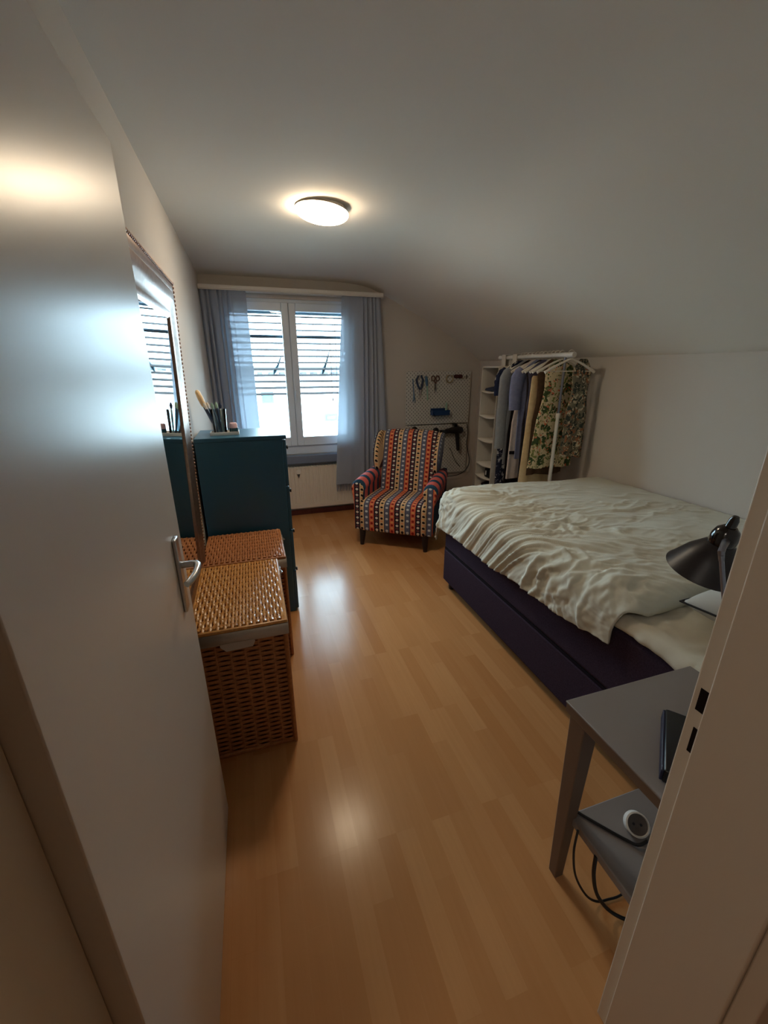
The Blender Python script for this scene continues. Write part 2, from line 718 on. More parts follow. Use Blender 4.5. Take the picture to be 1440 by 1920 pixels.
def cols(b, x0, x1, z0, ztop, y, n=24):
    for i in range(n):
        a = x0 + (x1 - x0) * i / n
        c = x0 + (x1 - x0) * (i + 1) / n
        za = ceil_smooth(a) + 0.01 if ztop is None else ztop
        zc = ceil_smooth(c) + 0.01 if ztop is None else ztop
        b.quad((a, y, z0), (c, y, z0), (c, y, zc), (a, y, za))


cols(b, XL, WX0, 0, None, YB, 1)
cols(b, WX1, XR, 0, None, YB, 30)
cols(b, WX0, WX1, WZ1, None, YB, 12)
cols(b, WX0, WX1, 0, WZ0, YB, 1)
for (p, q) in (((WX0, WZ0), (WX0, WZ1)), ((WX0, WZ1), (WX1, WZ1)), ((WX1, WZ1), (WX1, WZ0)), ((WX1, WZ0), (WX0, WZ0))):
    b.quad((p[0], YB, p[1]), (q[0], YB, q[1]), (q[0], YB + 0.28, q[1]), (p[0], YB + 0.28, p[1]))
bmesh.ops.remove_doubles(b.bm, verts=b.bm.verts, dist=1e-5)
struct(b.build('wall_back', M['wall'], smooth=False))

# door wall: piece right of the opening, left stub, lintel (hall face and room face)
DX0, DX1, DZ = -0.250, 0.665, 1.965
b = MB()
for y in (HALL_Y, YF):
    cols(b, DX1 + 0.02, XR, 0, None, y, 24)
    b.quad((XL, y, 0), (DX0 - 0.02, y, 0), (DX0 - 0.02, y, 2.29), (XL, y, 2.29))
    cols(b, DX0 - 0.02, DX1 + 0.02, DZ + 0.02, None, y, 6)
b.quad((DX1 + 0.02, HALL_Y, 0), (DX1 + 0.02, YF, 0), (DX1 + 0.02, YF, DZ), (DX1 + 0.02, HALL_Y, DZ))
b.quad((DX0 - 0.02, HALL_Y, 0), (DX0 - 0.02, YF, 0), (DX0 - 0.02, YF, DZ), (DX0 - 0.02, HALL_Y, DZ))
struct(b.build('wall_front', M['wall'], smooth=False))

# hall behind the photographer
b = MB()
hx0, hx1, hy0, hz = -1.3, 1.9, -2.5, 2.4
b.quad((hx0, hy0, 0), (hx0, HALL_Y, 0), (hx0, HALL_Y, hz), (hx0, hy0, hz))
b.quad((hx1, hy0, 0), (hx1, HALL_Y, 0), (hx1, HALL_Y, hz), (hx1, hy0, hz))
b.quad((hx0, hy0, 0), (hx1, hy0, 0), (hx1, hy0, hz), (hx0, hy0, hz))
b.quad((hx0, hy0, hz), (hx1, hy0, hz), (hx1, HALL_Y, hz), (hx0, HALL_Y, hz))
b.quad((hx0, HALL_Y - 0.001, 0), (XL, HALL_Y - 0.001, 0), (XL, HALL_Y - 0.001, hz), (hx0, HALL_Y - 0.001, hz))
b.quad((XL, HALL_Y - 0.001, 2.28), (hx1, HALL_Y - 0.001, 2.28), (hx1, HALL_Y - 0.001, hz), (XL, HALL_Y - 0.001, hz))
cols(b, 0.95, hx1, 1.9, 2.4, HALL_Y - 0.001, 1)
struct(b.build('wall_hall', M['hall'], smooth=False))

# door frame: lining, stop, rebate, casing
b = MB()
b.box((0.650, HALL_Y, 0), (DX1 + 0.02, 0.347, DZ + 0.03))
b.box((DX1, 0.347, 0), (DX1 + 0.02, YF + 0.002, DZ + 0.03))
b.box((0.657, 0.158, 0), (0.735, HALL_Y, DZ + 0.08))
b.box((DX0 - 0.03, HALL_Y, 0), (DX0, 0.3845, DZ + 0.03))
b.box((DX0 - 0.075, 0.158, 0), (DX0 - 0.006, HALL_Y, DZ + 0.08))
b.box((DX0, HALL_Y, DZ - 0.015), (0.65, 0.347, DZ + 0.03))
b.box((DX0, 0.347, DZ), (DX1, YF + 0.002, DZ + 0.03))
b.box((DX0 - 0.006, 0.158, DZ), (0.657, HALL_Y, DZ + 0.08))
frame = struct(b.build('trim_1', M['frame_paint'], bevel=0.003))
# strike plate pockets in the right jamb
b = MB()
b.box((DX1 - 0.0008, 0.3515, 0.957), (DX1 + 0.001, 0.3665, 1.001))
o = b.build('strike_pocket', M['dark_hole'], frame, smooth=False)
o['label'] = 'dark latch pocket'
b = MB()
b.box((DX1 - 0.0008, 0.3515, 0.872), (DX1 + 0.001, 0.3605, 0.924))
o = b.build('strike_pocket', M['dark_hole'], frame, smooth=False)
o['label'] = 'narrow dark bolt pocket'

# open door leaf
b = MB()
b.box((-0.258, 0.3855, 0.008), (-0.22, 1.182, 1.948))
door = struct(b.build('door_1', M['door'], bevel=0.002), 'open white door leaf with satin paint')
b = MB()
b.box((-0.2202, 1.060, 0.893), (-0.2105, 1.100, 1.098))
plate = b.build('handle_plate', M['steel'], door, bevel=0.003)
b = MB()
b.tube([(-0.213, 1.085, 1.020), (-0.186, 1.085, 1.020), (-0.176, 1.083, 1.020), (-0.171, 1.074, 1.019), (-0.170, 1.055, 1.017), (-0.173, 1.03, 1.014), (-0.182, 1.005, 1.010), (-0.190, 0.992, 1.008)],
       [0.009, 0.009, 0.0095, 0.0095, 0.009, 0.009, 0.0085, 0.008], 10)
b.build('door_handle', M['steel'], plate)

# baseboards
b = MB()
b.box((XL, YB - 0.016, 0), (XR, YB, 0.055))
struct(b.build('baseboard_back', M['skirting'], bevel=0.002))
b = MB()
b.box((XL, 1.2, 0), (XL + 0.012, YB - 0.016, 0.055))
struct(b.build('baseboard_left', M['skirting'], bevel=0.002))
b = MB()
b.box((XR - 0.014, YF, 0), (XR, YB - 0.016, 0.055))
struct(b.build('baseboard_right', M['skirting'], bevel=0.002))

# ------------------------------------------------------------------ window
GX = [(-0.10, 0.368), (0.50, 0.972)]
GZ0, GZ1 = 0.842, 2.018
FY = YB + 0.015
b = MB()
b.box((WX0, FY, WZ0 + 0.002), (WX0 + 0.05, FY + 0.07, WZ1))
b.box((WX1 - 0.05, FY, WZ0 + 0.002), (WX1, FY + 0.07, WZ1))
b.box((WX0 + 0.05, FY + 0.002, WZ1 - 0.055), (WX1 - 0.05, FY + 0.068, WZ1))
b.box((WX0 + 0.05, FY + 0.002, WZ0 + 0.002), (WX1 - 0.05, FY + 0.068, WZ0 + 0.10))
b.box((0.428, FY + 0.004, WZ0 + 0.10), (0.440, FY + 0.066, WZ1 - 0.055))
win = struct(b.build('window_1', M['upvc'], bevel=0.004), 'white two-sash window')
for i, (g0, g1) in enumerate(GX):
    b = MB()
    s0, s1 = g0 - 0.064, g1 + 0.064
    z0, z1 = GZ0 - 0.09, GZ1 + 0.072
    b.box((s0, FY - 0.02, z0), (g0, FY + 0.05, z1))
    b.box((g1, FY - 0.02, z0), (s1, FY + 0.05, z1))
    b.box((g0, FY - 0.02, z0), (g1, FY + 0.05, GZ0))
    b.box((g0, FY - 0.02, GZ1), (g1, FY + 0.05, z1))
    sash = b.build('sash', M['upvc'], win, bevel=0.005)
    b = MB()
    b.box((g0 - 0.005, FY + 0.020, GZ0 - 0.005), (g1 + 0.005, FY + 0.026, GZ1 + 0.005))
    b.build('pane', M['glass'], sash, smooth=False)
    if i == 1:
        b = MB()
        b.box((0.443, FY - 0.030, 1.26), (0.465, FY - 0.02, 1.34))
        b.tube([(0.454, FY - 0.028, 1.30), (0.454, FY - 0.058, 1.30), (0.454, FY - 0.060, 1.27), (0.454, FY - 0.060, 1.19)], 0.008, 8)
        b.build('handle', M['upvc'], sash, bevel=0.002)
b = MB()
b.box((WX0 - 0.06, YB - 0.085, 0.578), (WX1 + 0.06, YB + 0.015, 0.660))
struct(b.build('trim_2', M['sill'], bevel=0.006), 'grey-blue window sill board')

# ------------------------------------------------------------------ outside
bl = thing('window_blind', 'grey horizontal-slat blind half lowered outside the window', 'blind', (0.435, 4.53, 1.25))
b = MB()
nz = 13
for k in range(nz):
    z = 1.262 + k * 0.0605
    tl = math.radians(18)
    hw = 0.0285
    dy, dz = hw * math.cos(tl), hw * math.sin(tl)
    b.hexa([(-0.17, 4.53 - dy, z - dz), (1.04, 4.53 - dy, z - dz), (1.04, 4.53 + dy, z + dz), (-0.17, 4.53 + dy, z + dz),
            (-0.17, 4.53 - dy, z - dz + 0.004), (1.04, 4.53 - dy, z - dz + 0.004), (1.04, 4.53 + dy, z + dz + 0.004), (-0.17, 4.53 + dy, z + dz + 0.004)])
b.build('slats', M['slat'], bl, smooth=False)
b = MB()
b.box((-0.17, 4.49, 2.010), (1.04, 4.56, 2.062))
b.box((-0.17, 4.51, 1.792), (1.04, 4.514, 1.822))
b.build('headrail', M['slat_blue'], bl, bevel=0.003)
for x in (-0.02, 0.90):
    b = MB()
    b.tube([(x, 4.495, 2.01), (x + 0.004, 4.495, 1.6), (x, 4.495, 1.25)], 0.0022, 6)
    b.build('ladder_cord', M['slat'], bl)
b = MB()
b.tube([(0.842, 4.488, 1.78), (0.846, 4.487, 1.5), (0.850, 4.487, 1.22)], 0.002, 6)
b.cyl((0.850, 4.487, 1.22), (0.852, 4.487, 1.185), 0.005, 0.007, 8)
b.build('pull_cord', M['slat'], bl)

for i, (xa, za, xb_, zb_) in enumerate(((0.361, 1.64, 0.268, 1.452), (0.857, 1.69, 0.765, 1.447))):
    b = MB()
    b.tube([(xa, 4.60, za), ((xa + xb_) / 2 + 0.006, 4.60, (za + zb_) / 2), (xb_ + 0.012, 4.60, zb_ + 0.03), (xb_, 4.60, zb_)], [0.004, 0.011, 0.019, 0.007], 10)
    o = b.build('stay_arm', M['slat_blue'], origin=(xb_, 4.60, zb_))
    tag(o, ('tapered pale stay arm outside the left window pane', 'tapered pale stay arm outside the right window pane')[i], 'stay arm', 'blind stay arms outside the window')

hs = thing('neighbouring_house', 'white rendered house across the street seen through the window', 'house', (0.5, 14.0, -5.0))
b = MB()
b.box((-9, 13.4, -5), (9, 20, 1.42))
b.build('wall', M['ext_wall'], hs, smooth=False)
b = MB()
b.prism([(12.7, 1.50), (16.7, 3.0), (20.6, 1.50)], -9.4, 9.4, lambda p, q, s: (s, p, q))
b.build('roof', M['ext_wall'], hs, smooth=False)
b = MB()
b.box((-9.4, 12.66, 1.42), (9.4, 12.76, 1.60))
for k in range(60):
    b.box((-9.3 + k * 0.31, 12.70, 1.36), (-9.18 + k * 0.31, 13.4, 1.42))
b.build('eave', M['ext_dark'], hs, smooth=False)
for (x, z, w, h) in ((0.54, 0.70, 0.24, 0.22), (2.45, 0.05, 0.3, 0.12), (-2.2, 0.7, 0.4, 0.4)):
    b = MB()
    b.box((x - w / 2 - 0.06, 13.34, z - h / 2 - 0.06), (x + w / 2 + 0.06, 13.42, z + h / 2 + 0.06))
    f = b.build('window', M['ext_dark'], hs, smooth=False)
    b = MB()
    b.box((x - w / 2, 13.32, z - h / 2), (x + w / 2, 13.35, z + h / 2))
    b.build('pane', M['ext_pane'], f, smooth=False)
b = MB()
b.quad((-60, 4.9, -5), (60, 4.9, -5), (60, 80, -5), (-60, 80, -5))
struct(b.build('ground_outside', M['ground'], smooth=False))

# ------------------------------------------------------------------ curtain rail and curtains
b = MB()
b.box((XL + 0.002, 4.185, 2.155), (1.322, 4.345, 2.186))
b.box((XL + 0.002, 4.185, 2.146), (1.322, 4.192, 2.155))
o = b.build('curtain_rail', M['rail'], bevel=0.004, origin=(0.5, 4.29, 2.162))
tag(o, 'white curtain rail box fixed above the window', 'curtain rail')


def curtain(name, label, top, bot, ztop, zbot, dens, seed, fringe):
    """top/bot = (x0, x1); dens(u) gives local pleat density used for amplitude"""
    nu, nv = 150, 40
    rnd = random.Random(seed)
    ph = rnd.random() * 6

    def f(u, v):
        z = ztop + (zbot - ztop) * v
        x0 = top[0] + (bot[0] - top[0]) * v
        x1 = top[1] + (bot[1] - top[1]) * v
        g, amp = dens(u)
        x = x0 + (x1 - x0) * g
        w = amp * (0.55 + 0.45 * smoothstep(0, 0.25, v))
        a = u * 2 * PI * 7 + ph + 1.6 * math.sin(u * 9 + v * 0.8) + 0.9 * math.sin(u * 23 + ph)
        y = 4.218 + w * math.sin(a) + 0.006 * math.sin(3 * v + u * 7)
        x += w * 0.35 * math.cos(a * 1.0 + 0.7)
        return (max(x, XL + 0.006), y, z)
    root = thing(name, label, 'curtain', ((top[0] + top[1]) / 2, 4.218, zbot), 0, 'pair of window curtains')
    b = MB()
    b.grid(f, nu, nv)
    b.build('curtain_cloth', M['curtain'], root, angle=180)
    b = MB()
    n = 46
    for k in range(n):
        p = Vector(f((k + 0.5) / n, 1.0))
        b.tube([p + Vector((0, 0, 0.004)), p + Vector((0.001, 0, -0.05)), p + Vector((0.002, 0, -fringe))], [0.0042, 0.0042, 0.0030], 6)
    b.build('fringe', M['fringe'], root)
    return root


def densL(u):
    if u < 0.72:
        return (u / 0.72 * 0.58, 0.022)
    t = (u - 0.72) / 0.28
    return (0.58 + 0.42 * t, 0.022 * (1 - smoothstep(0, 0.35, t)) + 0.005)


def densR(u):
    if u > 0.34:
        t = (u - 0.34) / 0.66
        return (0.44 + 0.56 * t, 0.020 * smoothstep(0, 0.25, t) + 0.005)
    t = u / 0.34
    return (0.44 * t, 0.004)


curtain('window_curtain', 'grey-blue sheer curtain bunched at the left, in the corner above the teal chest', (XL + 0.012, 0.066), (-0.305, 0.080), 2.154, 0.33, densL, 3, 0.07)
curtain('window_curtain', 'grey-blue sheer curtain with fringed hem at the right, beside the armchair', (0.924, 1.308), (0.796, 1.384), 2.154, 0.335, densR, 8, 0.075)

# ------------------------------------------------------------------ radiator
rad = thing('radiator', 'white panel radiator under the window sill', 'radiator', (0.48, 4.28, 0.08))
b = MB()
x0, x1 = -0.18, 1.13
n = 34
pts = []
for k in range(n + 1):
    x = x0 + (x1 - x0) * k / n
    if 0 < k < n:
        pts += [(x - 0.010, 4.245), (x - 0.006, 4.251), (x + 0.006, 4.251), (x + 0.010, 4.245)]
    else:
        pts += [(x, 4.245)]
poly = pts + [(x1, 4.262), (x0, 4.262)]
b.prism(poly, 0.10, 0.535, lambda p, q, s: (p, q, s))
b.build('front_panel', M['radiator'], rad, bevel=0.0, angle=25)
b = MB()
b.box((x0, 4.300, 0.10), (x1, 4.312, 0.535))
b.build('rear_panel', M['radiator'], rad, bevel=0.003)
b = MB()
b.box((x0 - 0.004, 4.242, 0.535), (x1 + 0.004, 4.316, 0.541))
b.box((x0 - 0.004, 4.242, 0.100), (x0, 4.316, 0.541))
b.box((x1, 4.242, 0.100), (x1 + 0.004, 4.316, 0.541))
for k in range(44):
    xx = x0 + 0.02 + (x1 - x0 - 0.04) * k / 43
    b.box((xx, 4.25, 0.541), (xx + 0.015, 4.308, 0.546))
b.box((x0, 4.242, 0.150), (x1, 4.26, 0.104))
b.build('grille', M['radiator'], rad, smooth=False)
for xx in (0.0, 0.95):
    b = MB()
    b.box((xx, 4.312, 0.15), (xx + 0.03, YB - 0.003, 0.5))
    b.build('bracket', M['radiator'], rad, smooth=False)
hm = thing('heat_meter', 'small oval heat meter with dark tip clipped to the radiator front', 'heat meter', (0.412, 4.24, 0.47))
b = MB()
b.tube([(0.412, 4.243, 0.50), (0.412, 4.236, 0.50)], 0.026, 20)
b.build('dial', M['white_plastic'], hm, bevel=0.002)
b = MB()
b.prism([(-0.014, 0.474), (0.014, 0.474), (0.0, 0.43)], 4.236, 4.244, lambda p, q, s: (0.412 + p, s, q))
b.build('pointer', M['ext_dark'], hm, smooth=False)

# ------------------------------------------------------------------ ceiling lamp
cl = thing('ceiling_lamp', 'lit round opal dome lamp on the ceiling', 'ceiling lamp', (0.455, 2.50, 2.287))
b = MB()
b.lathe([(0.0, 2.2865), (0.118, 2.2865), (0.118, 2.276), (0.098, 2.265), (0.0, 2.265)], 48, Matrix.Translation((0.455, 2.49, 0)))
b.lathe([(0.0, 0.0085), (0.134, 0.0085), (0.1370, 0.0045), (0.0, 0.0045)], 48, Matrix.Translation((0.455, 2.49, 2.2635)) @ Matrix.Rotation(math.radians(5), 4, 'Y'))
b.build('base_ring', M['lamp_base'], cl)
b = MB()
prof = [(0.132, 0.004)] + [(0.136 * math.cos(a), -0.040 * math.sin(a)) for a in [PI / 2 * k / 12 for k in range(13)]]
prof[-1] = (0.0005, prof[-1][1])
b.lathe(prof, 48, Matrix.Translation((0.455, 2.49, 2.2635)) @ Matrix.Rotation(math.radians(5), 4, 'Y'))
b.build('lamp_shade', M['lamp_dome'], cl, angle=180)

# ------------------------------------------------------------------ wall mirror (hung, top tilted away from the wall)
MY0, MY1, MZ0, MZ1 = 1.20, 2.115, 0.50, 1.848
TILT = math.radians(1.7)
mr = thing('wall_mirror', 'tall framed mirror with ornate beaded edge hung on the left wall', 'mirror', (XL + 0.004, (MY0 + MY1) / 2, MZ0))


def mpt(d, y, z):
    """d = distance out of the mirror's back plane; the mirror leans forward at the top"""
    h = z - MZ0
    return Vector((XL + 0.004 + h * math.sin(TILT) + d * math.cos(TILT), y, MZ0 + h * math.cos(TILT) - d * math.sin(TILT)))


def frame_profile(bm, prof):
    """prof: (inset, d) pairs swept round the rectangle"""
    corners = [(MY0, MZ0, 1, 1), (MY1, MZ0, -1, 1), (MY1, MZ1, -1, -1), (MY0, MZ1, 1, -1)]
    rings = []
    for (y, z, sy, sz) in corners:
        rings.append([bm.bm.verts.new(mpt(d, y + sy * i, z + sz * i)) for i, d in prof])
    n = len(prof)
    for k in range(4):
        a, c = rings[k], rings[(k + 1) % 4]
        for i in range(n - 1):
            bm.bm.faces.new((a[i], c[i], c[i + 1], a[i + 1]))


b = MB()
_fp = [(0.0, 0.0), (0.0, 0.022), (0.008, 0.030), (0.018, 0.032), (0.026, 0.028), (0.030, 0.034), (0.046, 0.037), (0.056, 0.030), (0.066, 0.022), (0.076, 0.020), (0.082, 0.024), (0.092, 0.022), (0.098, 0.012), (0.098, 0.0)]
frame_profile(b, [(i * 1.6, d * 0.7) for i, d in _fp])
fr = b.build('frame', M['frame_silver'], mr, angle=28)
b = MB()


def bead(p, r):
    m = Matrix.Translation(p)
    bmesh.ops.create_icosphere(b.bm, subdivisions=1, radius=r, matrix=m)


step = 0.0165
ny, nz_ = int((MY1 - MY0) / step), int((MZ1 - MZ0) / step)
for k in range(ny + 1):
    y = MY0 + 0.008 + (MY1 - MY0 - 0.016) * k / ny
    bead(mpt(0.020, y, MZ1 - 0.010), 0.0070)
    bead(mpt(0.020, y, MZ0 + 0.010), 0.0070)
for k in range(nz_ + 1):
    z = MZ0 + 0.008 + (MZ1 - MZ0 - 0.016) * k / nz_
    bead(mpt(0.020, MY0 + 0.010, z), 0.0070)
    bead(mpt(0.020, MY1 - 0.010, z), 0.0070)
b.build('beading', M['frame_dark'], fr, angle=180)
b = MB()
b.quad(mpt(0.009, MY0 + 0.150, MZ0 + 0.150), mpt(0.009, MY1 - 0.150, MZ0 + 0.150), mpt(0.009, MY1 - 0.150, MZ1 - 0.150), mpt(0.009, MY0 + 0.150, MZ1 - 0.150))
b.build('mirror_glass', M['mirror'], mr, smooth=False)

# ------------------------------------------------------------------ teal chest
DX, DY, DTOP = (-0.306, 0.176), (2.42, 2.775), 1.149
dr = thing('chest_of_drawers', 'tall dark teal chest standing behind the wicker hampers', 'chest', (-0.065, 2.60, 0))
b = MB()
b.box((DX[0], DY[0], 0.0), (DX[1] - 0.02, DY[1], DTOP - 0.022))
b.build('body', M['dresser'], dr, bevel=0.003)
b = MB()
b.box((DX[0], DY[0] - 0.004, DTOP - 0.022), (DX[1] + 0.004, DY[1] + 0.002, DTOP))
b.build('top', M['dresser'], dr, bevel=0.003)
for k in range(4):
    z0 = 0.02 + k * 0.2765
    b = MB()
    b.box((DX[1] - 0.02, DY[0] + 0.004, z0), (DX[1], DY[1] - 0.004, z0 + 0.270))
    d = b.build('drawer', M['dresser'], dr, bevel=0.003)
    b = MB()
    b.lathe([(0.0005, 0.0), (0.006, 0.0), (0.006, 0.012), (0.013, 0.016), (0.013, 0.022), (0.0005, 0.024)], 16,
            Matrix.Translation((DX[1], (DY[0] + DY[1]) / 2, z0 + 0.2)) @ Matrix.Rotation(PI / 2, 4, 'Y'))
    b.build('knob', M['black_satin'], d)

# things on the chest
TX, TY, TZ = -0.165, 2.55, DTOP + 0.001
b = MB()
b.box((TX - 0.062, TY - 0.045, TZ), (TX + 0.092, TY + 0.045, TZ + 0.005))
for (p, q) in (((-0.062, -0.045), (0.092, -0.042)), ((-0.062, 0.042), (0.092, 0.045)), ((-0.062, -0.045), (-0.059, 0.045)), ((0.089, -0.045), (0.092, 0.045))):
    b.box((TX + p[0], TY + p[1], TZ + 0.005), (TX + q[0], TY + q[1], TZ + 0.018))
o = b.build('vanity_tray', M['white_plastic'], bevel=0.001, origin=(TX, TY, TZ))
tag(o, 'low pale tray on top of the teal chest', 'tray')
b = MB()
tm = Matrix.Translation((TX - 0.008, TY, TZ + 0.006))
b.lathe([(0.0005, 0.0), (0.036, 0.0), (0.042, 0.135), (0.039, 0.135), (0.033, 0.004), (0.0005, 0.004)], 24, tm)
o = b.build('glass_tumbler', M['clear'], origin=(TX - 0.008, TY, TZ + 0.006))
tag(o, 'clear tumbler full of brushes on the teal chest', 'tumbler')
spec = [(-0.016, -0.014, -0.055, 0.00, 'navy_tool', 'white_plastic', 'dark blue brush leaning left in the tumbler'),
        (0.004, -0.018, -0.03, -0.01, 'blue_tool', 'pale_green', 'steel-blue brush with pale green end in the tumbler'),
        (0.018, -0.004, 0.00, 0.00, 'white_plastic', 'navy_tool', 'white brush with navy end in the tumbler'),
        (0.006, 0.014, -0.012, 0.02, 'navy_tool', 'pale_green', 'navy brush with pale green end at the back of the tumbler'),
        (-0.018, 0.010, -0.04, 0.02, 'blue_tool', 'white_plastic', 'steel-blue brush with white end at the back of the tumbler')]
for (px, py, lx, ly, mh, mt, lab) in spec:
    p0 = Vector((TX - 0.008 + px * 0.8, TY + py * 0.8, TZ + 0.012))
    p1 = p0 + Vector((lx, ly, 0.165))
    r = thing('make_up_brush', lab, 'brush', tuple(p0), 0, 'brushes in the tumbler')
    b = MB()
    b.tube([p0, p0.lerp(p1, 0.5), p0.lerp(p1, 0.8)], [0.004, 0.0055, 0.0045], 8)
    b.build('handle', M[mh], r)
    b = MB()
    b.tube([p0.lerp(p1, 0.8), p0.lerp(p1, 0.9), p1], [0.0055, 0.009, 0.004], 8)
    b.build('bristles', M[mt], r)
hb = thing('hair_brush', 'hairbrush with pale wooden head standing in the tumbler, tallest item on the chest', 'brush', (TX - 0.03, TY + 0.0, TZ + 0.02))
p0 = Vector((TX - 0.024, TY + 0.002, TZ + 0.02))
p1 = Vector((TX - 0.075, TY + 0.01, TZ + 0.155))
p2 = Vector((TX - 0.105, TY + 0.012, TZ + 0.245))
b = MB()
b.tube([p0, p0.lerp(p1, 0.6), p1], [0.007, 0.008, 0.009], 10)
b.build('handle', M['navy_tool'], hb)
b = MB()
b.tube([p1, p1.lerp(p2, 0.12), p1.lerp(p2, 0.5), p1.lerp(p2, 0.88), p2], [0.014, 0.023, 0.026, 0.022, 0.010], 16, flat=0.6)
b.build('brush_head', simple('pale_beech_wood', (226, 196, 152), 0.55), hb)
jr = thing('cream_jar', 'small dark teal jar with pink lid beside the tumbler', 'jar', (TX + 0.062, TY, TZ + 0.006))
jm = Matrix.Translation((TX + 0.064, TY - 0.005, TZ + 0.006))
b = MB()
b.lathe([(0.0005, 0.0), (0.020, 0.0), (0.024, 0.006), (0.024, 0.030), (0.0005, 0.030)], 20, jm)
b.build('jar_body', simple('dark_teal_glass', (34, 74, 88), 0.15), jr)
b = MB()
b.lathe([(0.0005, 0.030), (0.0225, 0.030), (0.0225, 0.050), (0.018, 0.058), (0.0005, 0.060)], 20, jm)
b.build('lid', simple('pink_lid', (226, 190, 196), 0.4), jr)


# ------------------------------------------------------------------ wicker hampers
def weave(b, o, ud, vd, nd, U, V, stake=0.052, pitch=0.0108, amp=0.0042, rad=0.0054):
    o, ud, vd, nd = Vector(o), Vector(ud), Vector(vd), Vector(nd)
    rows = max(1, int(V / pitch))
    pt = V / rows
    ns = max(2, int(U / (stake / 4)))
    for r in range(rows):
        v = (r + 0.5) * pt
        pts = []
        for k in range(ns + 1):
            u = U * k / ns
            pts.append(o + ud * u + vd * v + nd * (amp * math.cos(PI * u / stake + PI * r)))
        b.tube(pts, rad, 6, True, flat=0.62, up=nd)
    for k in range(int(U / stake) + 1):
        u = stake / 2 + k * stake
        if u > U:
            break
        b.tube([o + ud * u, o + ud * u + vd * V], 0.0042, 6)


def hamper(label, x0, x1, y0, y1, zl, mats, group):
    root = thing('wicker_hamper', label, 'hamper', ((x0 + x1) / 2, (y0 + y1) / 2, 0), 0, group)
    H = zl - 0.055
    b = MB()
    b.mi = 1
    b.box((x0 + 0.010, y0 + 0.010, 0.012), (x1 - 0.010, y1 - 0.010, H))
    b.mi = 0
    weave(b, (x0, y0 + 0.004, 0.012), (1, 0, 0), (0, 0, 1), (0, -1, 0), x1 - x0, H - 0.02)
    weave(b, (x1 - 0.004, y0, 0.012), (0, 1, 0), (0, 0, 1), (1, 0, 0), y1 - y0, H - 0.02)
    weave(b, (x0, y1 - 0.004, 0.012), (1, 0, 0), (0, 0, 1), (0, 1, 0), x1 - x0, H - 0.02)
    for (x, y) in ((x0, y0), (x1, y0), (x0, y1), (x1, y1)):
        b.tube([(x, y, 0.0), (x, y, H)], 0.009, 8)
    for z in (0.010, H - 0.004):
        b.tube([(x0, y0, z), (x1, y0, z), (x1, y1, z), (x0, y1, z), (x0, y0, z)], 0.009, 8)
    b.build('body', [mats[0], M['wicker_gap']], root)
    b = MB()
    zb = H - 0.004
    pr = 0.011
    for k in range(4):
        c = [(x0 - pr, y0 - pr), (x1 + pr, y0 - pr), (x1 + pr, y1 + pr), (x0 - pr, y1 + pr)]
        (ax, ay), (bx, by) = c[k], c[(k + 1) % 4]
        b.quad((ax, ay, zb), (bx, by, zb), (bx, by, zl - 0.012), (ax, ay, zl - 0.012))
    ln = b.build('liner', M['liner'], root, solidify=0.003)
    b = MB()
    xm = (x0 + x1) / 2
    b.prism([(xm - 0.07, zb + 0.004), (xm + 0.05, zb + 0.004), (xm + 0.055, zb - 0.004), (xm + 0.045, zb - 0.026), (xm - 0.05, zb - 0.03), (xm - 0.068, zb - 0.01)],
            y0 - pr - 0.003, y0 - pr, lambda p, q, s: (p, s, q))
    b.build('liner_flap', M['liner'], ln, smooth=False)
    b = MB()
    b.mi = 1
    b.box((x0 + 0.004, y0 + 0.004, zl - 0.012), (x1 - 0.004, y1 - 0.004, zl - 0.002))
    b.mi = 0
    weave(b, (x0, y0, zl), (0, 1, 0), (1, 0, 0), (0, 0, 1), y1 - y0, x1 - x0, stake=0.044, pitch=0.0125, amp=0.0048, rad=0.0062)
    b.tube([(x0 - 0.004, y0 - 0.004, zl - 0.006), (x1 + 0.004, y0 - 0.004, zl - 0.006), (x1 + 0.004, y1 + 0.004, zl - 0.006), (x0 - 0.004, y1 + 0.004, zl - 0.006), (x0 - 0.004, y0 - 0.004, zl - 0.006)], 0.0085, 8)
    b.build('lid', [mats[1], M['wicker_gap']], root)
    b = MB()
    b.box((x1 + 0.012, y1 - 0.10, zl - 0.045), (x1 + 0.018, y1 - 0.055, zl - 0.012))
    b.tube([(x1 + 0.018, y1 - 0.095, zl - 0.03), (x1 + 0.026, y1 - 0.078, zl - 0.034), (x1 + 0.018, y1 - 0.06, zl - 0.03)], 0.003, 6)
    b.build('hasp', M['steel'], root, bevel=0.001)
    return root


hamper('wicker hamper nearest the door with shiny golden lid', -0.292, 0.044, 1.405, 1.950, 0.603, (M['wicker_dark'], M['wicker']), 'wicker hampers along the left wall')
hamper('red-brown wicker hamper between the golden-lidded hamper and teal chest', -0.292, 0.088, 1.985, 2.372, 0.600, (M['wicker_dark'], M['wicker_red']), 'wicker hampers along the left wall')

# ------------------------------------------------------------------ armchair
CH = thing('armchair', 'striped wingback armchair with dark legs in the back corner', 'armchair', (1.09, 3.19, 0), math.radians(-34.8))
# seat block with rounded front
b = MB()
pts = [(-0.035, 0.145), (-0.045, 0.20), (-0.048, 0.36), (-0.040, 0.395), (-0.015, 0.418), (0.05, 0.428), (0.25, 0.42), (0.50, 0.405), (0.50, 0.145)]
b.prism(pts, -0.295, 0.295, lambda p, q, s: (s, p, q))
b.build('seat', M['stripe'], CH, world=False, bevel=0.018, bseg=3)
# backrest
b = MB()


def backsec(z, t):
    # returns front y, back y at height z
    k = (z - 0.36) / (0.945 - 0.36)
    return 0.415 + 0.185 * k, 0.565 + 0.155 * k


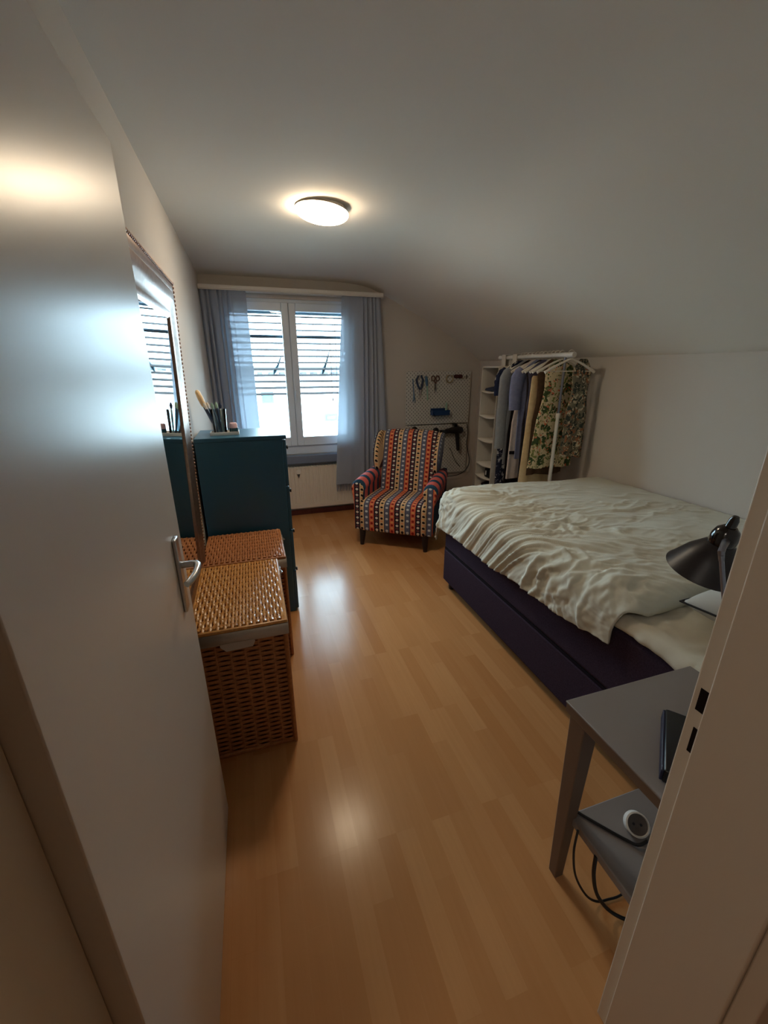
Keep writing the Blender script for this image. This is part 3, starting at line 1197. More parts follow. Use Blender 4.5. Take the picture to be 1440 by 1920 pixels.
rings = []
for z in (0.36, 0.40, 0.55, 0.75, 0.88, 0.925, 0.945):
    f, bk = backsec(z, 0)
    w = 0.250 + 0.028 * (z - 0.36) / 0.585
    sh = 0.0 if z < 0.9 else (0.018 if z < 0.94 else 0.05)
    wi = 0.0 if z < 0.9 else (0.006 if z < 0.94 else 0.03)
    ring = []
    nx = 12
    for i in range(nx + 1):
        u = -1 + 2 * i / nx
        bulge = 0.022 * (1 - u * u) * (1 if 0.4 < z < 0.93 else 0.3)
        ring.append((u * (w - wi), f + sh - bulge, z + 0.012 * (1 - u * u) * (1 if z > 0.9 else 0)))
    for i in range(nx + 1):
        u = 1 - 2 * i / nx
        ring.append((u * (w - wi), bk - sh, z + 0.012 * (1 - u * u) * (1 if z > 0.9 else 0)))
    rings.append(ring)
b.rings(rings)
b.build('backrest', M['stripe'], CH, world=False, angle=50)
# wings
for s in (-1, 1):
    b = MB()
    poly = [(0.40, 0.60), (0.37, 0.70), (0.395, 0.80), (0.455, 0.885), (0.52, 0.932), (0.60, 0.945), (0.69, 0.93), (0.62, 0.60)]
    b.prism(poly, 0.246, 0.298, lambda p, q, t, s=s: (s * (t + 0.022 * (q - 0.6) / 0.35 + 0.05 * max(0, 0.55 - p)), p, q))
    b.build('wing', M['stripe'], CH, world=False, bevel=0.02, bseg=3)
# rolled arms and outer side panels
for s in (-1, 1):
    b = MB()
    rings = []
    for (y, gr, dz) in ((-0.005, 0.045, -0.02), (0.0, 0.055, -0.008), (0.015, 0.062, 0.0), (0.20, 0.062, 0.012), (0.45, 0.060, 0.022), (0.58, 0.055, 0.02)):
        ring = []
        cx, cz = 0.318, 0.535 + dz
        for k in range(13):
            a = math.radians(215 - 250 * k / 12)
            ring.append((s * (cx + gr * math.cos(a)), y, cz + gr * math.sin(a)))
        ring.append((s * 0.348, y, 0.40))
        ring.append((s * 0.270, y, 0.40))
        rings.append(ring)
    b.rings(rings)
    b.build('arm', M['arm'], CH, world=False, angle=50)
    b = MB()
    b.prism([(-0.02, 0.145), (-0.012, 0.50), (0.56, 0.53), (0.68, 0.60), (0.68, 0.145)], 0.297, 0.350, lambda p, q, t, s=s: (s * t, p, q))
    b.build('side_panel', M['teal_cloth'], CH, world=False, bevel=0.012)
    b = MB()
    arc = [(0.318 + 0.056 * math.cos(math.radians(200 - 220 * k / 10)), 0.522 + 0.056 * math.sin(math.radians(200 - 220 * k / 10))) for k in range(11)]
    b.prism([(0.278, 0.40)] + arc + [(0.355, 0.40), (0.352, 0.15), (0.290, 0.15)], -0.026, -0.008, lambda p, q, t, s=s: (s * p, t, q))
    b.build('arm_front', M['stripe'], CH, world=False, bevel=0.008)
b = MB()
b.box((-0.29, 0.50, 0.145), (0.29, 0.69, 0.40))
b.build('rear_panel', M['teal_cloth'], CH, world=False, bevel=0.012)
for (x, y) in ((-0.285, 0.0), (0.285, 0.0), (-0.27, 0.64), (0.27, 0.64)):
    b = MB()
    b.tube([(x, y, 0.16), (x, y, 0.10), (x * 1.02, y - 0.006, 0.0)], [0.030, 0.027, 0.018], 12)
    b.build('leg', M['black_wood'], CH, world=False)

# ------------------------------------------------------------------ bed
BX0, BX1, BY0, BY1 = 1.21, 2.485, 0.385, 2.425
bed = thing('bed', 'dark aubergine box-spring bed along the right wall', 'bed', ((BX0 + BX1) / 2, (BY0 + BY1) / 2, 0))
b = MB()
b.box((BX0, BY0, 0.062), (BX1, BY1, 0.305))
b.build('base', M['bed_fabric'], bed, bevel=0.012, bseg=3)
b = MB()
b.box((BX0 + 0.004, BY0 + 0.004, 0.300), (BX1 - 0.004, BY1 - 0.004, 0.316))
b.build('seam', M['seam'], bed, smooth=False)
b = MB()
b.box((BX0, BY0, 0.311), (BX1, BY1, 0.595))
b.build('mattress', M['bed_fabric'], bed, bevel=0.022, bseg=3)
for (x, y) in ((BX0 + 0.05, BY0 + 0.06), (BX0 + 0.05, BY1 - 0.05), (BX1 - 0.05, BY0 + 0.06), (BX1 - 0.05, BY1 - 0.05)):
    b = MB()
    b.cyl((x, y, 0.0), (x, y, 0.066), 0.02, 0.026, 14)
    b.build('leg', M['black_wood'], bed)


def nz(x, y, s, z=0.0):
    return noise.noise(Vector((x * s, y * s, z)))


def crease(p, q, fp, fq, seed):
    """irregular sharp creases running along p"""
    wp = 0.22 * noise.noise(Vector((p * 3.1, q * 3.1, seed + 40.0)))
    wq = 0.16 * noise.noise(Vector((p * 3.7, q * 2.9, seed + 80.0))) + 0.05 * noise.noise(Vector((p * 9.0, q * 9.0, seed + 60.0)))
    n = noise.noise(Vector(((p + wp) * fp, (q + wq) * fq, seed)))
    r = max(0.0, 1.0 - abs(n) * 2.6)
    m = 0.5 + 0.9 * noise.noise(Vector((p * 2.4, q * 3.2, seed + 20.0)))
    return (r ** 1.6) * max(0.0, m)


# cream fitted sheet over the topper, seen at the head end
b = MB()
ex, ey0, ey1 = 0.07, BY0 + 0.01, 1.22


def sheet_pt(u, v):
    y = ey0 + (ey1 - ey0) * v
    hem = 0.068 + 0.012 * noise.noise(Vector((0.3, y * 7, 4.4)))
    a = -hem + u * (BX1 - BX0 - 0.02 + hem)
    r = 0.035
    top = 0.650
    if a < 0.0:
        d = -a
        ang = min(d / r, PI / 2)
        drop = r * (1 - math.cos(ang)) + max(0, d - r * PI / 2)
        x = BX0 - 0.004 + r - r * math.sin(ang) - 0.010 * smoothstep(0.03, 0.1, d) * (0.6 + nz(y, 0.2, 9.0))
        z = top - drop
    else:
        x = BX0 - 0.004 + r + a
        z = top
    w = 0.014 * crease(x, y, 4.0, 7.0, 51.0) + 0.010 * crease(y, x, 5.0, 9.0, 57.0) - 0.004 + 0.006 * noise.noise(Vector((x * 17, y * 21 + x * 9, 2.3)))
    if a < 0:
        x -= abs(w) * 1.2
    else:
        z += w
    return (x, y, z)


b.grid(sheet_pt, 110, 90)
o = b.build('bed_sheet', M['sheet'], angle=180, solidify=0.004, origin=(1.85, 0.9, 0.6))
tag(o, 'cream sheet covering the mattress at the head end of the bed', 'sheet')

# duvet: a sheet of cloth draped over left side and foot end, with wrinkles
DTZ = 0.715
EDX, EDY = BX0 + 0.070, BY1 + 0.005       # lines where the cloth starts to bend down
R = 0.085


def wrinkles(x, y):
    """height of the folds at cloth position (x, y)"""
    left = smoothstep(2.0, 1.3, x)
    ang = math.radians(14 + 42 * smoothstep(1.3, 2.4, y) - 12 * smoothstep(1.25, 1.9, x))
    h = 0.0
    for da, wgt in ((0.0, 1.0), (0.62, 0.55), (-0.5, 0.4)):
        ca, sa = math.cos(ang + da), math.sin(ang + da)
        p, q = x * ca + y * sa, -x * sa + y * ca
        h += wgt * (0.021 * crease(p, q, 2.3, 6.0, 1.0 + da * 30) + 0.017 * crease(p, q, 4.5, 12.0, 7.0 + da * 30) + 0.009 * crease(p, q, 9.0, 24.0, 3.0 + da * 30))
    a2 = math.radians(-8)
    p2, q2 = x * math.cos(a2) + y * math.sin(a2), -x * math.sin(a2) + y * math.cos(a2)
    hB = 0.013 * crease(p2, q2, 1.5, 7.0, 21.0) + 0.006 * crease(p2, q2, 3.5, 16.0, 31.0)
    big = 0.016 * nz(x, y, 1.6, 13.0) + 0.007 * nz(x, y, 4.5, 17.0)
    calm = 1.0 - 0.5 * smoothstep(1.7, 2.3, x) * smoothstep(1.5, 2.2, y)
    return (h * (0.2 + 0.8 * left) + hB * (1 - 0.5 * left)) * calm + big - 0.008


HEAD0 = 0.93


def duvet_pt(u, v):
    # cloth coordinates
    amin, bmax = -0.335, 0.33
    a = amin + u * (BX1 - EDX - 0.004 - amin)           # from EDX rightwards
    bb = v * (EDY + bmax - HEAD0)                       # from head edge to foot
    xq = EDX + a
    head = HEAD0 + 0.10 * max(0.0, a) + 0.05 * smoothstep(0, -0.3, a) + 0.02 * nz(xq, 0.0, 3.0)
    yq = head + bb * (EDY + bmax - head) / (EDY + bmax - HEAD0)
    ox = max(0.0, -a) * (1.0 + 0.07 * nz(yq, 0.0, 2.6, 5.0))
    ox = ox * (0.80 + 0.09 * smoothstep(1.5, 2.3, yq) - 0.06 * smoothstep(1.3, 1.0, yq) - 0.03 * smoothstep(1.7, 1.3, yq))
    oy = max(0.0, yq - EDY) * (1.05 + 0.25 * nz(xq, 1.0, 1.7, 3.0))
    d = math.hypot(ox, oy)
    base_z = DTZ + 0.020 * smoothstep(1.3, 2.3, xq) * smoothstep(2.5, 1.2, yq)
    px, py, pz = (xq if a > 0 else EDX), min(yq, EDY), base_z
    nrm = Vector((0, 0, 1))
    if d > 1e-6:
        ux, uy = -ox / d, oy / d
        ang = min(d / R, 1.45)
        out = R * math.sin(ang) + max(0.0, d - R * 1.45) * math.cos(1.45)
        drop = R * (1 - math.cos(ang)) + max(0.0, d - R * 1.45) * math.sin(1.45)
        px += ux * out
        py += uy * out
        pz -= drop
        nrm = Vector((ux * math.sin(ang), uy * math.sin(ang), math.cos(ang)))
    w = wrinkles(xq, yq)
    # edge at the head: rolls down onto the sheet
    t = (yq - head)
    if t < 0.09:
        pz -= 0.055 * (1 - math.sqrt(max(0.0, 1 - (1 - t / 0.09) ** 2))) * smoothstep(0.10, 0.0, ox)
        w *= t / 0.09 * 0.7 + 0.3
    if d > 0.30:
        w *= 0.7
    pos = Vector((px, py, pz)) + nrm * w
    if pos.x > BX1 - 0.002:
        pos.x = BX1 - 0.002
    return pos


b = MB()
b.grid(duvet_pt, 230, 300)
o = b.build('duvet', M['duvet'], angle=180, solidify=0.010, origin=(1.8, 1.7, 0.7))
tag(o, 'rumpled sage-cream duvet spread over the bed', 'duvet')


# pillow
def pillow(name, label, c, sx, sy, h, rotz, tilt):
    mat = Matrix.Translation(c) @ Matrix.Rotation(rotz, 4, 'Z') @ Matrix.Rotation(tilt, 4, 'X')
    root = thing(name, label, 'pillow', c)
    b = MB()

    def side(sgn):
        def f(u, v):
            x, y = u * 2 - 1, v * 2 - 1
            e = max(0.0, (1 - abs(x) ** 3.2) * (1 - abs(y) ** 3.2)) ** 0.55
            pin = 1 - 0.06 * (1 - abs(x)) * abs(y) - 0.0
            pin2 = 1 - 0.06 * (1 - abs(y)) * abs(x)
            z = sgn * h * e + 0.006 * noise.noise(Vector((x * 3, y * 4, sgn))) * e
            return mat @ Vector((x * sx * pin2, y * sy * pin, z))
        return f
    b.grid(side(1), 40, 40)
    b.grid(side(-1), 40, 40)
    bmesh.ops.remove_doubles(b.bm, verts=b.bm.verts, dist=1e-4)
    pc = b.build('pillowcase', M['pillow'], root, angle=180)
    b = MB()
    loop = []
    for k in range(120):
        a = k / 120 * 4
        s = int(a)
        t = (a - s) * 2 - 1
        x, y = [(t, -1), (1, t), (-t, 1), (-1, -t)][s]
        pin = 1 - 0.06 * (1 - abs(x)) * abs(y)
        pin2 = 1 - 0.06 * (1 - abs(y)) * abs(x)
        loop.append(mat @ Vector((x * sx * pin2 * 1.004, y * sy * pin * 1.004, 0)))
    loop.append(loop[0])
    b.tube(loop, 0.0038, 6, caps=False)
    b.build('piping', M['piping'], pc)
    return root


pillow('pillow', 'pale grey pillow with dark piping behind the desk lamp', (1.70, 0.665, 0.752), 0.34, 0.235, 0.088, math.radians(4), math.radians(-2))

# ------------------------------------------------------------------ nightstand
NX0, NX1, NY0, NY1, NZ = 0.735, 1.188, 0.392, 0.700, 0.652
ns = thing('nightstand', 'grey nightstand with tapered legs beside the head of the bed', 'nightstand', ((NX0 + NX1) / 2, (NY0 + NY1) / 2, 0))
b = MB()
b.box((NX0, NY0, NZ - 0.006), (NX1, NY1, NZ))
b.build('tabletop', M['grey_table'], ns, bevel=0.002)
b = MB()
b.box((NX0 + 0.002, NY0 + 0.002, NZ - 0.034), (NX1 - 0.002, NY1 - 0.002, NZ - 0.006))
b.build('apron', M['brown_edge'], ns, bevel=0.002)
b = MB()
b.box((NX0 + 0.040, NY0 + 0.02, 0.235), (NX1 - 0.03, NY1 - 0.045, 0.262))
b.build('shelf', M['grey_table'], ns, bevel=0.004)
for (sx, sy) in ((0, 0), (0, 1), (1, 0), (1, 1)):
    x = NX0 + (0.032 if sy == 1 else 0.10) if sx == 0 else NX1 - 0.032
    y = NY0 + 0.030 if sy == 0 else NY1 - 0.042
    b = MB()
    t, f = 0.026, 0.015
    fx = x + (0.004 if sx == 0 else -0.004)
    b.hexa([(fx - f, y - f, 0), (fx + f, y - f, 0), (fx + f, y + f, 0), (fx - f, y + f, 0),
            (x - t, y - t, NZ - 0.03), (x + t, y - t, NZ - 0.03), (x + t, y + t, NZ - 0.03), (x - t, y + t, NZ - 0.03)])
    b.build('leg', M['brown_edge'], ns, bevel=0.003)

# dark case lying on the nightstand
ca = math.atan2(0.137, 0.17)
cm = Matrix.Translation((0.765, 0.447, NZ + 0.001)) @ Matrix.Rotation(ca, 4, 'Z')
tc = thing('zip_case', 'flat black case lying on the grey nightstand', 'case', (0.87, 0.48, NZ + 0.001))
b = MB()
b.box((0.0, -0.105, 0.0), (0.205, -0.004, 0.034), cm)
b.build('case_body', M['black'], tc, bevel=0.004)
b = MB()
b.box((0.002, -0.005, 0.002), (0.203, 0.001, 0.030), cm)
b.build('spine', M['navy'], tc, bevel=0.002)

# desk lamp on the nightstand
LX, LY = 1.060, 0.525
dl = thing('desk_lamp', 'black cone-shade desk lamp standing on the nightstand', 'desk lamp', (LX, LY, NZ + 0.001))
b = MB()
b.lathe([(0.0005, 0.0), (0.055, 0.0), (0.055, 0.010), (0.048, 0.018), (0.012, 0.024), (0.0005, 0.024)], 32, Matrix.Translation((LX, LY, NZ + 0.001)))
b.build('base', M['black_satin'], dl)
b = MB()
b.tube([(LX, LY, NZ + 0.02), (LX, LY, 0.72), (LX - 0.008, LY + 0.002, 0.78), (0.962, 0.535, 1.004), (0.906, 0.536, 1.132)], 0.0050, 10)
b.build('pole', M['chrome'], dl)
b = MB()
b.tube([(0.912, 0.536, 1.118), (0.907, 0.538, 1.138), (0.925, 0.548, 1.143), (1.0, 0.590, 1.128)], [0.0055, 0.0065, 0.0065, 0.008], 10)
b.build('joint', M['chrome'], dl)
ax0 = Vector((1.0166, 0.5942, 1.1794))
ax1 = Vector((1.0176, 0.6255, 1.0380))
axd = (ax1 - ax0).normalized()
rotm = axd.to_track_quat('Z', 'Y').to_matrix().to_4x4()
sm = Matrix.Translation(ax0) @ rotm
L = (ax1 - ax0).length
b = MB()
b.lathe([(0.024, 0.064), (0.032, 0.070), (0.058, 0.100), (0.082, L - 0.004), (0.0855, L), (0.0840, L), (0.056, 0.101), (0.030, 0.072), (0.022, 0.067)], 48, sm)
sh = b.build('lamp_shade', M['black_satin'], dl)
b = MB()
b.lathe([(0.0005, 0.022), (0.014, 0.022), (0.023, 0.031), (0.0275, 0.046), (0.028, 0.066), (0.025, 0.072), (0.0005, 0.072)], 32, sm)
b.build('cap', M['black_gloss'], sh)
b = MB()
b.lathe([(0.0005, -0.006), (0.006, -0.006), (0.010, 0.004), (0.011, 0.024), (0.0005, 0.026)], 16, sm)
b.build('switch_knob', M['black_gloss'], sh)
b = MB()
b.lathe([(0.0005, 0.128), (0.012, 0.124), (0.019, 0.108), (0.014, 0.088), (0.011, 0.070)], 20, sm)
b.build('bulb', M['lamp_base'], sh)

# socket block and cables
sk = thing('socket_block', 'round white socket block lying on the nightstand shelf', 'socket', (0.905, 0.545, 0.263))
skd = Vector((-0.35, -0.62, 0.70)).normalized()
skm = Matrix.Translation(Vector((0.918, 0.560, 0.289))) @ skd.to_track_quat('Z', 'Y').to_matrix().to_4x4()
b = MB()
b.lathe([(0.0005, -0.024), (0.026, -0.024), (0.031, -0.010), (0.031, 0.012), (0.027, 0.014), (0.025, 0.006)], 28, skm)
b.build('housing', M['white_plastic'], sk)
b = MB()
b.lathe([(0.0005, 0.006), (0.0255, 0.006), (0.0255, 0.010), (0.0005, 0.004)], 28, skm)
fc = b.build('socket_face', M['grey_brown_plastic'], sk)
b = MB()
for s in (-1, 1):
    b.tube([skm @ Vector((s * 0.0095, 0, 0.0045)), skm @ Vector((s * 0.0095, 0, 0.0075))], 0.0035, 10)
b.build('pin_hole', M['cable'], fc)


def cable(name, label, pts, r, group=None):
    # Catmull-Rom resample
    P = [Vector(p) for p in pts]
    out = []
    for i in range(len(P) - 1):
        p0, p1, p2, p3 = P[max(i - 1, 0)], P[i], P[i + 1], P[min(i + 2, len(P) - 1)]
        for k in range(8):
            t = k / 8
            out.append(0.5 * ((2 * p1) + (-p0 + p2) * t + (2 * p0 - 5 * p1 + 4 * p2 - p3) * t * t + (-p0 + 3 * p1 - 3 * p2 + p3) * t ** 3))
    out.append(P[-1])
    b = MB()
    b.tube(out, r, 8)
    o = b.build(name, M['cable'], origin=tuple(P[len(P) // 2]))
    return tag(o, label, 'cable', group)


cable('power_cable', 'black cable lying across the nightstand shelf to the white socket', [(0.790, 0.662, 0.268), (0.810, 0.630, 0.2672), (0.842, 0.585, 0.2668), (0.872, 0.545, 0.2668), (0.890, 0.524, 0.270), (0.915, 0.520, 0.280)], 0.0042, 'black cables at the nightstand')
cable('power_cable', 'thin black cable hanging in a loop behind the nightstand leg', [(0.742, 0.590, 0.30), (0.738, 0.585, 0.22), (0.752, 0.575, 0.13), (0.790, 0.560, 0.05), (0.830, 0.552, 0.012), (0.870, 0.548, 0.006), (0.905, 0.545, 0.006), (0.96, 0.55, 0.006)], 0.0032, 'black cables at the nightstand')
cable('power_cable', 'thick black cable hanging from the shelf edge down to the floor', [(0.775, 0.548, 0.245), (0.771, 0.540, 0.19), (0.785, 0.532, 0.12), (0.815, 0.525, 0.06), (0.845, 0.515, 0.022), (0.875, 0.497, 0.008), (0.92, 0.47, 0.006)], 0.0052, 'black cables at the nightstand')

# ------------------------------------------------------------------ pegboards and tools on the back wall
PGY = YB - 0.036
for i, (z0, z1) in enumerate(((0.918, 1.478), (0.345, 0.908))):
    pb = thing('pegboard', ('upper white perforated board with small tools on the back wall', 'lower white perforated board partly hidden behind the armchair')[i], 'pegboard', (2.0, PGY, z0), 0, 'pegboards on the back wall')
    b = MB()
    b.box((1.612, PGY, z0), (2.378, PGY + 0.008, z1))
    b.build('board', M['peg'], pb, bevel=0.004)
    for x in (1.66, 2.33):
        for z in (z0 + 0.05, z1 - 0.05):
            b = MB()
            b.cyl((x, PGY + 0.008, z), (x, YB, z), 0.012, None, 10)
            b.build('spacer', M['white_plastic'], pb)
TYY = PGY - 0.012
G = 'tools hung on the upper pegboard'


def hook(b, x, z):
    b.tube([(x, PGY, z), (x, PGY - 0.018, z), (x, PGY - 0.024, z + 0.008)], 0.002, 6)


pl = thing('pliers', 'navy-handled pliers hanging at the left of the upper pegboard', 'pliers', (1.765, TYY, 1.30), 0, G)
b = MB()
b.tube([(1.745, TYY, 1.435), (1.722, TYY, 1.39), (1.742, TYY, 1.33), (1.772, TYY, 1.285)], [0.010, 0.012, 0.012, 0.010], 8)
b.tube([(1.775, TYY, 1.438), (1.798, TYY, 1.39), (1.786, TYY, 1.33), (1.772, TYY, 1.285)], [0.010, 0.012, 0.012, 0.010], 8)
b.build('grips', M['navy_tool'], pl)
b = MB()
b.tube([(1.772, TYY, 1.29), (1.770, TYY, 1.25), (1.768, TYY, 1.205)], [0.016, 0.012, 0.004], 8)
b.build('jaws', M['steel'], pl)
b = MB()
hook(b, 1.76, 1.425)
b.build('hook', M['steel'], pl)
sd = thing('screwdriver', 'long steel-blue tool hanging right of the pliers', 'tool', (1.845, TYY, 1.25), 0, G)
b = MB()
b.tube([(1.832, TYY, 1.43), (1.838, TYY, 1.39), (1.848, TYY, 1.33)], [0.010, 0.016, 0.013], 10)
b.build('handle', M['blue_tool'], sd)
b = MB()
b.tube([(1.848, TYY, 1.33), (1.856, TYY, 1.21), (1.858, TYY, 1.185)], [0.009, 0.008, 0.012], 8)
b.build('shaft', M['pale_green'], sd)
b = MB()
hook(b, 1.834, 1.425)
b.build('hook', M['steel'], sd)
b = MB()
b.tube([(1.682, TYY, 1.40), (1.688, TYY, 1.33), (1.696, TYY, 1.25), (1.700, TYY, 1.20)], [0.005, 0.005, 0.006, 0.010], 8)
b.tube([(1.700, TYY, 1.20), (1.684, TYY, 1.175), (1.700, TYY, 1.15), (1.716, TYY, 1.175), (1.700, TYY, 1.20)], 0.0045, 6)
hook(b, 1.682, 1.395)
o = b.build('ring_tool', M['blue_tool'], origin=(1.70, TYY, 1.16))
tag(o, 'thin grey tool with a ring at its lower end, leftmost on the pegboard', 'tool', G)
sc = thing('scissors', 'brown-handled scissors hanging in the middle of the upper pegboard', 'scissors', (1.945, TYY, 1.33), 0, G)
b = MB()
for s in (-1, 1):
    lp = [(1.943 + s * 0.026 + 0.020 * math.cos(a), TYY, 1.405 + 0.026 * math.sin(a)) for a in [2 * PI * k / 14 for k in range(15)]]
    b.tube(lp, 0.006, 6, caps=False)
    b.tube([(1.943 + s * 0.016, TYY, 1.383), (1.945, TYY, 1.35)], 0.006, 6)
b.build('handles', M['brown_tool'], sc)
b = MB()
b.tube([(1.945, TYY, 1.352), (1.952, TYY, 1.31), (1.957, TYY, 1.265)], [0.008, 0.006, 0.002], 6)
b.build('blade', M['steel'], sc)
b = MB()
b.tube([(1.945, TYY, 1.352), (1.940, TYY, 1.31), (1.938, TYY, 1.268)], [0.008, 0.006, 0.002], 6)
b.build('blade', M['steel'], sc)
b = MB()
hook(b, 1.915, 1.425)
b.build('hook', M['steel'], sc)
b = MB()
rg = [(2.112 + 0.040 * math.cos(a), TYY, 1.40 + 0.040 * math.sin(a)) for a in [PI * 0.62 + 1.72 * PI * k / 22 for k in range(23)]]
b.tube(rg, 0.006, 8)
hook(b, 2.106, 1.434)
o = b.build('key_ring', M['gold'], origin=(2.112, TYY, 1.36))
tag(o, 'open pale brass ring hanging on the upper pegboard', 'ring', G)
for k, (x, lab) in enumerate(((2.185, 'dark red thread spool beside the brass ring'), (2.232, 'dark red thread spool nearest the right edge of the pegboard'))):
    b = MB()
    b.lathe([(0.0005, -0.02), (0.021, -0.02), (0.021, -0.014), (0.014, -0.012), (0.014, 0.012), (0.021, 0.014), (0.021, 0.02), (0.0005, 0.02)], 20,
            Matrix.Translation((x, PGY - 0.024, 1.424)) @ Matrix.Rotation(PI / 2, 4, 'X'))
    o = b.build('thread_spool', M['dark_red'], origin=(x, PGY - 0.024, 1.424))
    tag(o, lab, 'spool', 'thread spools on the pegboard')
b = MB()
hook(b, 2.315, 1.42)
b.tube([(2.315, PGY - 0.016, 1.437), (2.315, PGY - 0.016, 1.400)], 0.005, 8)
o = b.build('peg_hook', M['black'], origin=(2.315, PGY, 1.42))
tag(o, 'small dark hook at the top right of the upper pegboard', 'hook')
tr = thing('tool_tray', 'deep blue tray hooked on the lower middle of the upper pegboard', 'tray', (2.0, PGY - 0.04, 1.018))
b = MB()
b.prism([(1.900, 1.072), (2.102, 1.072), (2.098, 1.018), (1.925, 1.018)], PGY - 0.075, PGY - 0.070, lambda p, q, s: (p, s, q))
b.box((1.905, PGY - 0.075, 1.018), (2.1, PGY - 0.002, 1.023))
b.box((1.90, PGY - 0.006, 1.02), (2.102, PGY - 0.002, 1.090))
b.box((1.900, PGY - 0.075, 1.022), (1.905, PGY - 0.002, 1.072))
b.box((2.097, PGY - 0.075, 1.022), (2.102, PGY - 0.002, 1.072))
b.build('tray_body', M['tray_blue'], tr, bevel=0.002)
b = MB()
b.tube([(2.075, PGY - 0.035, 1.028), (2.078, PGY - 0.03, 1.11), (2.080, PGY - 0.028, 1.15)], [0.012, 0.012, 0.008], 10)
o = b.build('glue_stick', M['pale_green'], origin=(2.075, PGY - 0.035, 1.028))
tag(o, 'pale green stick standing in the blue tray', 'glue stick')
# hair dryer on the lower board
hd = thing('hair_dryer', 'black hair dryer hanging nozzle-left on the lower pegboard', 'hair dryer', (2.2, PGY - 0.05, 0.62))
HY = PGY - 0.055
b = MB()
b.tube([(2.075, HY, 0.838), (2.105, HY, 0.842), (2.150, HY, 0.846), (2.215, HY, 0.848), (2.265, HY, 0.842), (2.282, HY, 0.836)], [0.028, 0.026, 0.036, 0.045, 0.038, 0.020], 18)
bo = b.build('barrel', M['black_satin'], hd)
b = MB()
b.tube([(2.015, HY, 0.834), (2.045, HY, 0.836), (2.075, HY, 0.838)], [0.034, 0.030, 0.026], 16, flat=0.7)
b.build('nozzle', M['black'], bo)
b = MB()
b.tube([(2.212, HY, 0.83), (2.224, HY, 0.74), (2.234, HY, 0.66), (2.240, HY, 0.615)], [0.026, 0.024, 0.021, 0.018], 14)
b.build('handle', M['black_satin'], hd)
b = MB()
b.tube([(2.195, PGY, 0.905), (2.195, HY, 0.905), (2.195, HY - 0.005, 0.90)], 0.020, 10)
b.build('hanger_clip', M['black'], hd)
cable('appliance_cable', 'black cable of the hair dryer looping down the right edge of the pegboard', [(2.36, PGY - 0.01, 0.90), (2.375, PGY - 0.012, 0.80), (2.368, PGY - 0.014, 0.68), (2.385, PGY - 0.016, 0.60), (2.41, PGY - 0.018, 0.50), (2.405, PGY - 0.02, 0.42), (2.35, PGY - 0.02, 0.35), (2.26, PGY - 0.02, 0.312), (2.12, PGY - 0.02, 0.305)], 0.0048)
cable('appliance_cable', 'thin dark cable running down diagonally below the hair dryer handle', [(2.155, PGY - 0.01, 0.64), (2.19, PGY - 0.012, 0.57), (2.23, PGY - 0.012, 0.49), (2.30, PGY - 0.012, 0.41)], 0.0035)
for x, z, lab in ((1.707, 0.868, 'round black ear cup above the left of the chair back'), (1.964, 0.846, 'round black knob above the middle of the chair back')):
    r = thing('board_knob', lab, 'knob', (x, PGY - 0.03, z), 0, 'black knobs on the lower pegboard')
    b = MB()
    b.tube([(x, PGY, z), (x, PGY - 0.012, z)], 0.014, 14)
    b.build('stem', M['black'], r)
    b = MB()
    b.lathe([(0.0005, 0.0), (0.030, 0.0), (0.036, 0.010), (0.034, 0.024), (0.020, 0.032), (0.0005, 0.034)], 22, Matrix.Translation((x, PGY - 0.010, z)) @ Matrix.Rotation(PI / 2, 4, 'X'))
    b.build('cap', M['black'], r)

# ------------------------------------------------------------------ clothes rack
RX, RY0, RY1, RZ = 2.20, 2.545, 3.47, 1.575
rk = thing('clothes_rack', 'white metal clothes rack full of hangers behind the foot of the bed', 'clothes rack', (RX, 3.0, 0))
b = MB()
b.tube([(RX, RY0, RZ + 0.018), (RX, RY1, RZ + 0.018)], 0.0165, 14)
rail_o = b.build('rail', M['rack'], rk)
b = MB()
b.tube([(RX, RY0 - 0.006, RZ + 0.018), (RX, RY0, RZ + 0.018)], 0.019, 14)
b.build('end_cap', M['white_plastic'], rail_o)
b = MB()
b.tube([(RX, RY1 + 0.006, RZ + 0.018), (RX, RY1, RZ + 0.018)], 0.019, 14)
b.build('end_cap', M['white_plastic'], rail_o)
for y in (2.625, 3.42):
    b = MB()
    b.tube([(RX, y, 1.18), (RX, y, RZ + 0.01)], 0.0095, 12)
    p = b.build('upper_pole', M['chrome'] if y < 3 else M['rack'], rk)
    b = MB()
    b.tube([(RX, y, 0.03), (RX, y, 1.175)], 0.0135, 12)
    p = b.build('lower_pole', M['rack'], rk)
    b = MB()
    b.tube([(RX, y, 1.150), (RX, y, 1.185)], 0.018, 12)
    b.build('collar', M['white_plastic'], p)
    b = MB()
    b.tube([(RX - 0.22, y, 0.016), (RX + 0.22, y, 0.016)], 0.014, 10)
    b.build('foot', M['rack'], rk)


